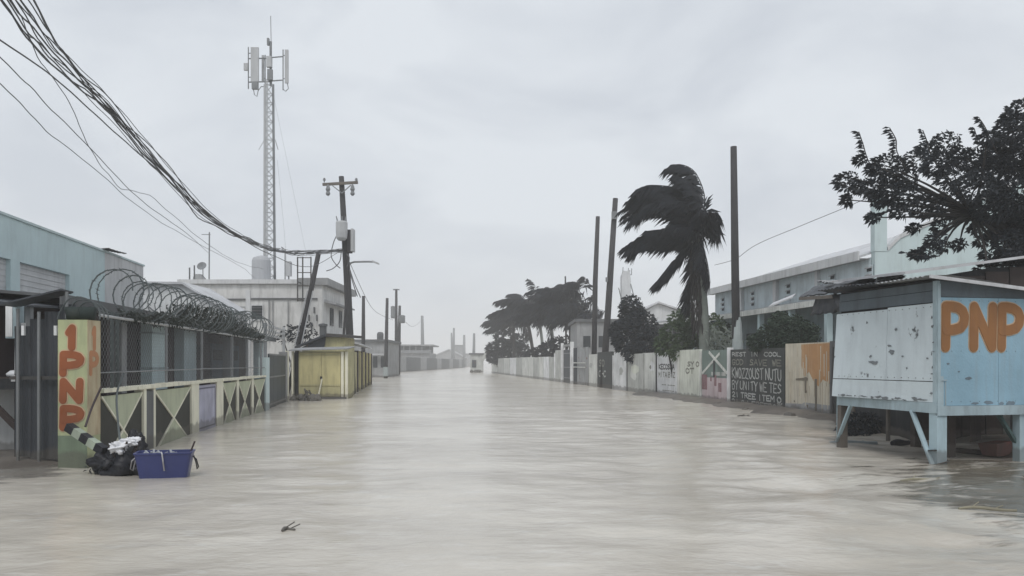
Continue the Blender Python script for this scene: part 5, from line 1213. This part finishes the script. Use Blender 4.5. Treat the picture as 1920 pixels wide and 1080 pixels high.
MB(TL).beam((LL - .42, -.03, .92), (LL + .02, -.06, .12), .075, .04).build('brace', lt_blue, t)
MB(TL).beam((.62, -.03, .92), (.02, -.06, -.05), .085, .04).build('brace', lt_blue, t)
MB(TL).beam((.15, .2, .92), (.10, .1, 0.0), .12, .05).build('brace', surf('dark_teal_paint', (0.05, 0.09, 0.09)), t)
MB(TL).beam((.1, 1.75, .3), (.14, 1.35, .92), .10, .05).build('brace', surf('dark_teal_paint', (0.05, 0.09, 0.09)), t)
m = MB(TL); m.tube([(-.05, -.06, .25), (.19, -.05, .22), (.2, .19, .12), (-.05, .2, .05), (-.06, -.06, 0.0), (.2, -.05, -.05)], .014, 5); m.build('tied_rope', interior, t)

# things under and by the hut
t = bush('bush', 'dark bush growing in the mud under the raised hut', [(1612, 798, 20, 24), (1630, 795, 20, 18), (1592, 805, 19.6, 18), (1610, 812, 19.5, 20)], leaf_dark, .12, .05, 5200, 110, wind=.2)
random.seed(111)
def drift(px, py, length, ang, r, label, mat, name='stick', cat='stick', bend=.08):
    Y = 1.8 * FPX / (py - HY); c = P(px, py, Y); c.z = .012; d = V((math.cos(ang), math.sin(ang), 0)); s_ = V((-d.y, d.x, 0))
    pts_ = [c + d * length * (f - .5) + s_ * bend * math.sin(math.pi * f) + V((0, 0, .012 * math.sin(6 * f))) for f in [i / 8 for i in range(9)]]
    m = MB().tube(pts_, [r * (.8 + .4 * math.sin(math.pi * f / 8)) for f in range(9)], 7)
    for k in (2, 5): m.tube([pts_[k], pts_[k] + d * .12 + s_ * U(-.12, .12) + V((0, 0, .05))], r * .4, 5)
    return setp(m.build(name, mat, loc=tuple(c)), label, cat)
drift(1738, 902, .85, .12, .018, 'pale bamboo stick floating in front of the hut corner post', stick_m)
drift(1852, 957, .65, -.18, .018, 'pale stick floating nearest the right edge of the water', stick_m)
drift(1600, 832, 1.1, .1, .05, 'pale driftwood beam lying in shallow water under the hut', hut_trim, 'driftwood', 'driftwood', .02)
drift(1800, 848, 1.0, -.15, .06, 'dark log lying in the mud behind the hut corner post', brown_dark, 'log', 'log', .03)
drift(1690, 832, .5, .3, .07, 'short dark log half sunk under the middle of the hut', black_rubber, 'log', 'log', .03)
o = MB(Matrix.Translation(tuple(P(1868, 850, 15.8).xy) + (0.02,)) @ Matrix.Rotation(.4, 4, 'Z')); o.hexa([(-.2, -.15, -.05), (.2, -.15, -.05), (.2, .15, -.05), (-.2, .15, -.05)], [(-.26, -.2, .2), (.26, -.18, .24), (.26, .2, .22), (-.26, .2, .18)])
q = P(1868, 850, 15.8); o = o.build('crate', red_m, loc=(q.x, q.y, 0)); setp(o, 'faded red crate sunk in the mud under the right side of the hut', 'crate')
drift(541, 996, .13, .5, .018, 'dark twig floating alone in the middle of the flood', stone_m)
drift(1395, 781, .4, -.1, .03, 'dark branch afloat near the foot of the painted wall', stone_m, 'branch', 'branch')

# dark shed behind the hut
t = thing('shed', 'dark shed with a pale roof edge directly behind the raised hut', 'shed', (12, 19, 0))
xa = P(1688, 0, 18.3).x
MB().prism([(xa + .35, -.4), (15.5, -.4), (15.5, 4.2), (xa + 2.2, 4.0), (xa + .35, 3.7)], 18.5, 21.5).build('wall', interior, t)
MB().hexa([(xa, 18.1, 3.80), (15.8, 18.1, 4.72), (15.8, 21.8, 4.9), (xa, 21.8, 4.0)], [(xa, 18.1, 3.86), (15.8, 18.1, 4.78), (15.8, 21.8, 4.96), (xa, 21.8, 4.06)]).build('roof', zinc_pale, t)
for k in range(8): MB().box(xa + .4 + k * .55, xa + .92 + k * .55, 18.44, 18.49, -.2, 3.6 + .1 * k).build('board', brown_dark, t)
# torn awning beside it
t = thing('torn_awning', 'torn dark zinc awning sagging between the hut and the long building', 'awning', (9.2, 21.2, 0))
random.seed(121)
def tsheet(c4, mat, seed, name='roof_sheet'):
    """crumpled sheet between four pixel corners (px, py, Y)"""
    A, B, C, D = [P(*c) for c in c4]; n, k = 14, 8; vv = []; ff = []
    for i in range(n + 1):
        for j in range(k + 1):
            u_, v_ = i / n, j / k; e = .10 * noise.noise((i * .8, seed, 0)) * (1 if j in (0, k) else 0)
            p = A.lerp(B, u_).lerp(D.lerp(C, u_), v_)
            p += V((e, 0, .05 * noise.noise((u_ * 3, v_ * 3, seed)) + .016 * math.sin(2 * math.pi * u_ * (B - A).length / .2) + e * .5))
            vv.append(p)
    for i in range(n):
        for j in range(k): q = i * (k + 1) + j; ff.append((q, q + 1, q + k + 2, q + k + 1))
    m = MB().add(vv, ff); m.add([v + V((0, 0, -.03)) for v in vv], ff)
    m.build(name, mat, t, smooth=False, normals=False)
tsheet(((1498, 556, 23), (1580, 545, 21), (1585, 528, 23.5), (1530, 536, 25)), zinc_dark, 1)
tsheet(((1545, 545, 20.5), (1650, 548, 18.2), (1700, 515, 20.5), (1590, 524, 23)), zinc_dark, 2)
tsheet(((1528, 527, 24), (1568, 531, 22.5), (1640, 529, 21.5), (1600, 524, 24)), zinc, 3)
tsheet(((1570, 575, 19.5), (1660, 566, 18.2), (1660, 546, 18.8), (1560, 552, 20.5)), interior, 4)
tsheet(((1520, 590, 22), (1575, 582, 20), (1572, 552, 20.5), (1530, 556, 22.5)), interior, 5, 'hanging_cloth')
tsheet(((1640, 528, 19.5), (1690, 518, 19), (1700, 509, 20), (1645, 520, 20.5)), zinc_pale, 6)
for px, Y in ((1600, 20.2), (1665, 18.6), (1690, 20)):
    q = P(px, 552, Y); MB().tube([(q.x, q.y, -.3), (q.x, q.y, q.z)], .05, 7).build('post', old_wood, t)
MB().beam(P(1500, 560, 23), P(1650, 550, 18.3), .07, .09).build('beam', old_wood, t)
o = tsheet
m = MB(); A, B, C, D = P(1441, 577, 27.0), P(1486, 559, 25.5), P(1492, 553, 26.2), P(1450, 570, 27.8)
m.hexa([A, B, C, D], [A + V((0, 0, .05)), B + V((0, 0, .05)), C + V((0, 0, .05)), D + V((0, 0, .05))])
o = m.build('loose_zinc_strip', zinc_pale, loc=tuple(A)); setp(o, 'loose bent zinc strip lifted by the wind over the verandah roof', 'sheet')

# =================================================================== BIG TREE AT THE RIGHT
random.seed(131)
TB = V((13.6, 20.6, 0)); t = thing('almond_tree', 'big dark tree with windblown sprays reaching in from the right edge', 'tree', tuple(TB))
fork = V((13.3, 20.6, 4.6))
m = MB(); m.tube([TB + V((0, 0, -.3)), V((13.7, 20.6, 1.5)), V((13.5, 20.6, 3.2)), fork], [.36, .29, .26, .24], 10); m.build('trunk', trunk_m, t, smooth=True)
blobs = [(1640, 352, 24), (1612, 300, 8), (1590, 340, 22), (1615, 352, 14), (1665, 360, 26), (1660, 310, 26), (1680, 330, 22), (1640, 318, 14), (1700, 370, 30), (1720, 300, 26), (1740, 280, 18), (1775, 268, 26), (1760, 310, 28),
         (1790, 330, 34), (1740, 385, 30), (1780, 385, 34), (1820, 300, 26), (1830, 350, 38), (1860, 320, 34), (1890, 290, 36), (1905, 240, 30), (1925, 215, 34), (1925, 300, 40), (1870, 385, 36), (1910, 370, 42), (1940, 400, 40), (1820, 400, 26),
         (1690, 395, 16), (1655, 375, 18), (1638, 408, 11), (1890, 420, 28), (1925, 450, 26), (1765, 425, 14), (1750, 450, 12), (1715, 428, 11), (1740, 472, 15), (1720, 476, 10), (1770, 462, 12), (1800, 458, 11), (1842, 452, 12), (1868, 440, 14), (1905, 478, 13), (1850, 478, 9), (1880, 500, 24), (1920, 500, 30), (1850, 508, 18), (1945, 450, 40), (1900, 455, 30), (1935, 520, 26),
         (1590, 375, 10), (1700, 340, 22), (1850, 260, 14), (1980, 320, 50), (2010, 250, 50), (2000, 400, 50), (2060, 340, 55), (1830, 430, 10), (1800, 290, 20), (1880, 270, 16)]
cm = MB(); lm = MB()
hubs = [V((11.8, 20.5, 5.6)), V((12.6, 20.8, 6.4)), V((13.4, 20.4, 6.6)), V((12.9, 20.9, 5.4))]
for h in hubs: pts_, rr = limb(fork, h, .17, .09, .05); lm.tube(pts_, rr, 7)
for px, py, rp_ in blobs:
    Y = 20.3 + U(-1.3, 1.3); c = P(px, py, Y); r_ = rp_ / FPX * Y
    n = int(40 + 700 * r_ * r_ * (2.4 if px > 1850 else 1))
    clump(cm, c, r_ * (1 if px > 1850 else .86), int(n * 1.9), .145, .062, .75, (1.1, 1.2, .8))
    h = min(hubs, key=lambda q: (q - c).length); pts_, rr = limb(h, c, .05, .012, .03, 5); lm.tube(pts_, rr, 5)
def spray(pp, n, Ll):
    pth = crv([P(*p) for p in pp], 6); lm.tube(pth, .014, 4)
    for i in range(n):
        f = i / (n - 1) * (len(pth) - 1); k = min(int(f), len(pth) - 2); p = pth[k].lerp(pth[k + 1], f - k)
        for _ in range(3): leaf(cm, p + rvec() * .03, V((-1, U(-.3, .3), U(-.3, .25))), Ll * U(.5, 1.0), .062, .15)
spray([(1660, 340, 20), (1630, 305, 20), (1618, 270, 20), (1610, 247, 20)], 20, .24)
spray([(1700, 320, 20.3), (1682, 285, 20.3), (1680, 262, 20.3), (1668, 240, 20.3)], 20, .25)
spray([(1745, 290, 20), (1738, 265, 20), (1730, 244, 20)], 9, .2)
spray([(1870, 290, 19.8), (1855, 255, 19.8), (1845, 235, 19.8), (1836, 222, 19.8)], 14, .2)
spray([(1860, 290, 20.1), (1835, 262, 20.1), (1826, 240, 20.1)], 12, .18)
spray([(1670, 395, 20), (1650, 402, 20), (1628, 408, 20)], 9, .18)
spray([(1640, 345, 20), (1600, 335, 20), (1572, 330, 20)], 10, .18)
spray([(1640, 360, 20), (1595, 352, 20), (1568, 340, 20)], 12, .2)
spray([(1780, 440, 20), (1760, 480, 19.7), (1698, 474, 19.7)], 14, .2)
spray([(1870, 430, 20), (1890, 478, 19.6), (1920, 486, 19.6)], 12, .16)
cm.build('crown', leaf_dark, t, normals=False)
lm.build('limb', trunk_m, t, smooth=True, normals=False)

# =================================================================== BLUE TUB AND REFUSE ON THE LEFT
random.seed(141)
t = thing('blue_tub', 'dark blue plastic tub with rope handles floating by the fence', 'tub', (-5.55, 12.6, 0))
TT = Matrix.Translation((-5.53, 12.75, 0)) @ Matrix.Rotation(R(14), 4, 'Z') @ Matrix.Scale(.9, 4)
a_, b__, d_ = .46, .26, .04
lo = [(-a_ + d_, -b__ + d_), (a_ - d_, -b__ + d_), (a_ - d_, b__ - d_), (-a_ + d_, b__ - d_)]; hi = [(-a_, -b__), (a_, -b__), (a_, b__), (-a_, b__)]
m = MB(TT); zb, zt_ = -.08, .39; n = []
def ring(sc, z): return [V((x * sc, y * sc, z + (.02 * math.sin(x * 7) if z > .3 else 0))) for x, y in (lo if z < .1 else hi)]
def rr_(hx, hy, z, rad=.06, k=4):
    out = []
    for sx, sy, q0 in ((1, 1, 0), (-1, 1, 90), (-1, -1, 180), (1, -1, 270)):
        for i in range(k + 1):
            q = R(q0 + 90 * i / k); out.append(V((sx * (hx - rad) + rad * math.cos(q), sy * (hy - rad) + rad * math.sin(q), z)))
    return out
rings = [rr_(.38, .20, -.08), rr_(.465, .255, .40), rr_(.48, .27, .405), rr_(.48, .27, .43), rr_(.445, .235, .43), rr_(.37, .19, -.05)]
k = len(rings[0]); vv = [p for r_ in rings for p in r_]; ff = []
for i in range(len(rings) - 1):
    for j in range(k): ff.append((i*k+j, i*k+(j+1) % k, (i+1)*k+(j+1) % k, (i+1)*k+j))
ff.append(tuple(range(k-1, -1, -1))); ff.append(tuple(range((len(rings)-1)*k, len(rings)*k)))
m.add(vv, ff); m.build('body', blue_tub, t)
for sx in (-1, 1):
    MB(TT).tube([(sx * .47, -.05, .34), (sx * .53, -.06, .28), (sx * .56, -.02, .14), (sx * .53, .03, .10), (sx * .51, .06, .2), (sx * .47, .05, .34)], .012, 6).build('rope_handle', rope_m if sx < 0 else interior, t)
MB(TT).tube([(-.02, -.24, .44), (0, -.285, .41), (.02, -.29, .25), (.035, -.28, .12)], .013, 6).build('cord', rope_m, t)
o = MB(TT).tube([(.36, .1, .2), (.43, 0, .42), (.50, -.05, .60)], .018, 6).build('stick', redbrown, loc=tuple(TT @ V((.36, .1, .2)))); setp(o, 'thin reddish stick poking up out of the blue tub', 'stick')
o = MB(); c = TT @ V((0, 0, .33))
for i in range(40): q = rvec(); o.beam(c + V((q.x * .36, q.y * .17, q.z * .03)), c + V((q.x * .36 + U(-.12, .12), q.y * .17 + U(-.06, .06), U(0, .12))), .03, .02)
o = o.build('tub_contents', surf('pale_rags', (0.33, 0.35, 0.38)), loc=tuple(c), kind='stuff'); setp(o, 'pale rags and scraps filling the blue tub', 'rags')
# striped post
t = thing('striped_post', 'fallen black and white striped post leaning on the foot of the green pillar', 'post', (-7.0, 13.2, 0))
p0, p1 = P(128, 800, 13.2), P(196, 846, 13.0)
for k in range(5):
    MB().beam(p0.lerp(p1, k / 5), p0.lerp(p1, (k + 1) / 5), .13, .13).build('stripe', black_rubber if k % 2 == 0 else surf('dull_white_paint', (0.32, 0.37, 0.30), grime=.4), t)
# bags
t = thing('refuse_bag', 'black refuse bag slumped between the pillar and the blue tub', 'bag', (-6.55, 13.0, 0))
def crumple(c, r, sq, mat, name, par, seed, lump=.3, n=34):
    """creased plastic: a lump broken by sharp folds"""
    c = V(c); vv = []; ff = []; m_ = 24
    for i in range(m_ + 1):
        for j in range(n):
            th, ph = math.pi * i / m_, 2 * math.pi * j / n
            d = V((math.sin(th) * math.cos(ph), math.sin(th) * math.sin(ph), math.cos(th)))
            k = 1 + lump * noise.noise(d * 1.6 + V((seed, 0, 0))) - lump * .9 * abs(noise.noise(d * 3.3 + V((0, seed, 0)))) + lump * .5 * abs(noise.noise(d * 7.5 + V((0, 3, seed))))
            vv.append(c + V((d.x * r * sq[0], d.y * r * sq[1], d.z * r * sq[2])) * k)
    for i in range(m_):
        for j in range(n): ff.append((i*n+j, i*n+(j+1) % n, (i+1)*n+(j+1) % n, (i+1)*n+j))
    return MB().add(vv, ff).build(name, mat, par, smooth=True)
crumple((-6.30, 13.1, .08), .36, (1.3, .8, .8), black_rubber, 'body', t, 1, .5)
crumple((-6.62, 13.05, .20), .19, (1.2, .9, .9), black_rubber, 'fold', t, 5, .6)
crumple((-6.25, 13.3, .40), .22, (.8, .7, 1.2), black_rubber, 'neck', t, 9, .6)
t = thing('white_bag', 'crumpled white plastic bag on top of the black refuse', 'bag', (-6.4, 12.9, .5))
crumple((-6.33, 12.9, .44), .15, (1.0, .7, .62), white_bag, 'body', t, 14, .8)
crumple((-6.17, 12.93, .53), .10, (1.5, .6, .6), white_bag, 'knot', t, 18, .8)
random.seed(150); o = MB()
for k in range(420):
    q = rvec(); p = V((-6.38 + q.x * .6, 13.15 + q.y * .3, .04 + abs(q.z) * .42 * (1 - .7 * abs(q.x))))
    leaf(o, p, rvec() + V((0, 0, .2)), U(.06, .2), U(.02, .06), .2)
o = o.build('leaf_litter', leaf_dark, loc=(-6.5, 13.15, 0), kind='stuff', normals=False); setp(o, 'dark leaves and scraps washed up against the black refuse bag', 'litter')
o = MB(); 
for k in range(9):
    a0 = P(205 + k * 7, 855, 13.0); a0.z = .1; o.beam(a0, a0 + V((U(-.25, .25), U(-.2, .2), U(.25, .5))), .025, .02)
o = o.build('twig_bundle', brown_dark, loc=tuple(P(230, 850, 13))); setp(o, 'dark twigs poking out of the refuse beside the blue tub', 'twigs')
o = MB().tube(crv([P(232, 700, 14.6), P(219, 740, 14.2), P(222, 800, 13.3), P(226, 835, 13.0)], 6), .018, 6).build('loose_hose', wire_m, loc=tuple(P(226, 835, 13.0))); setp(o, 'dark hose hanging over the first patterned panel', 'hose')
o = MB().tube(crv([P(190, 725, 13.55), P(172, 765, 13.4), P(160, 800, 13.2)], 6), .02, 6).build('bent_branch', redbrown, loc=tuple(P(160, 800, 13.2))); setp(o, 'reddish bent branch leaning against the side of the painted pillar', 'branch')

# =================================================================== HAZE (rain laden air)
hm = bpy.data.materials.new('rain_haze'); hm.use_nodes = True; nt = hm.node_tree; nt.nodes.clear()
out = nt.nodes.new('ShaderNodeOutputMaterial'); pv = nt.nodes.new('ShaderNodeVolumePrincipled')
pv.inputs['Color'].default_value = (0.99, 0.99, 0.99, 1); pv.inputs['Density'].default_value = 0.0016; pv.inputs['Anisotropy'].default_value = 0.1
nt.links.new(pv.outputs[0], out.inputs['Volume'])
MB().box(-FAR - 5, FAR + 5, -155, FAR + 5, -1.7, 40).build('haze', hm, kind='stuff')
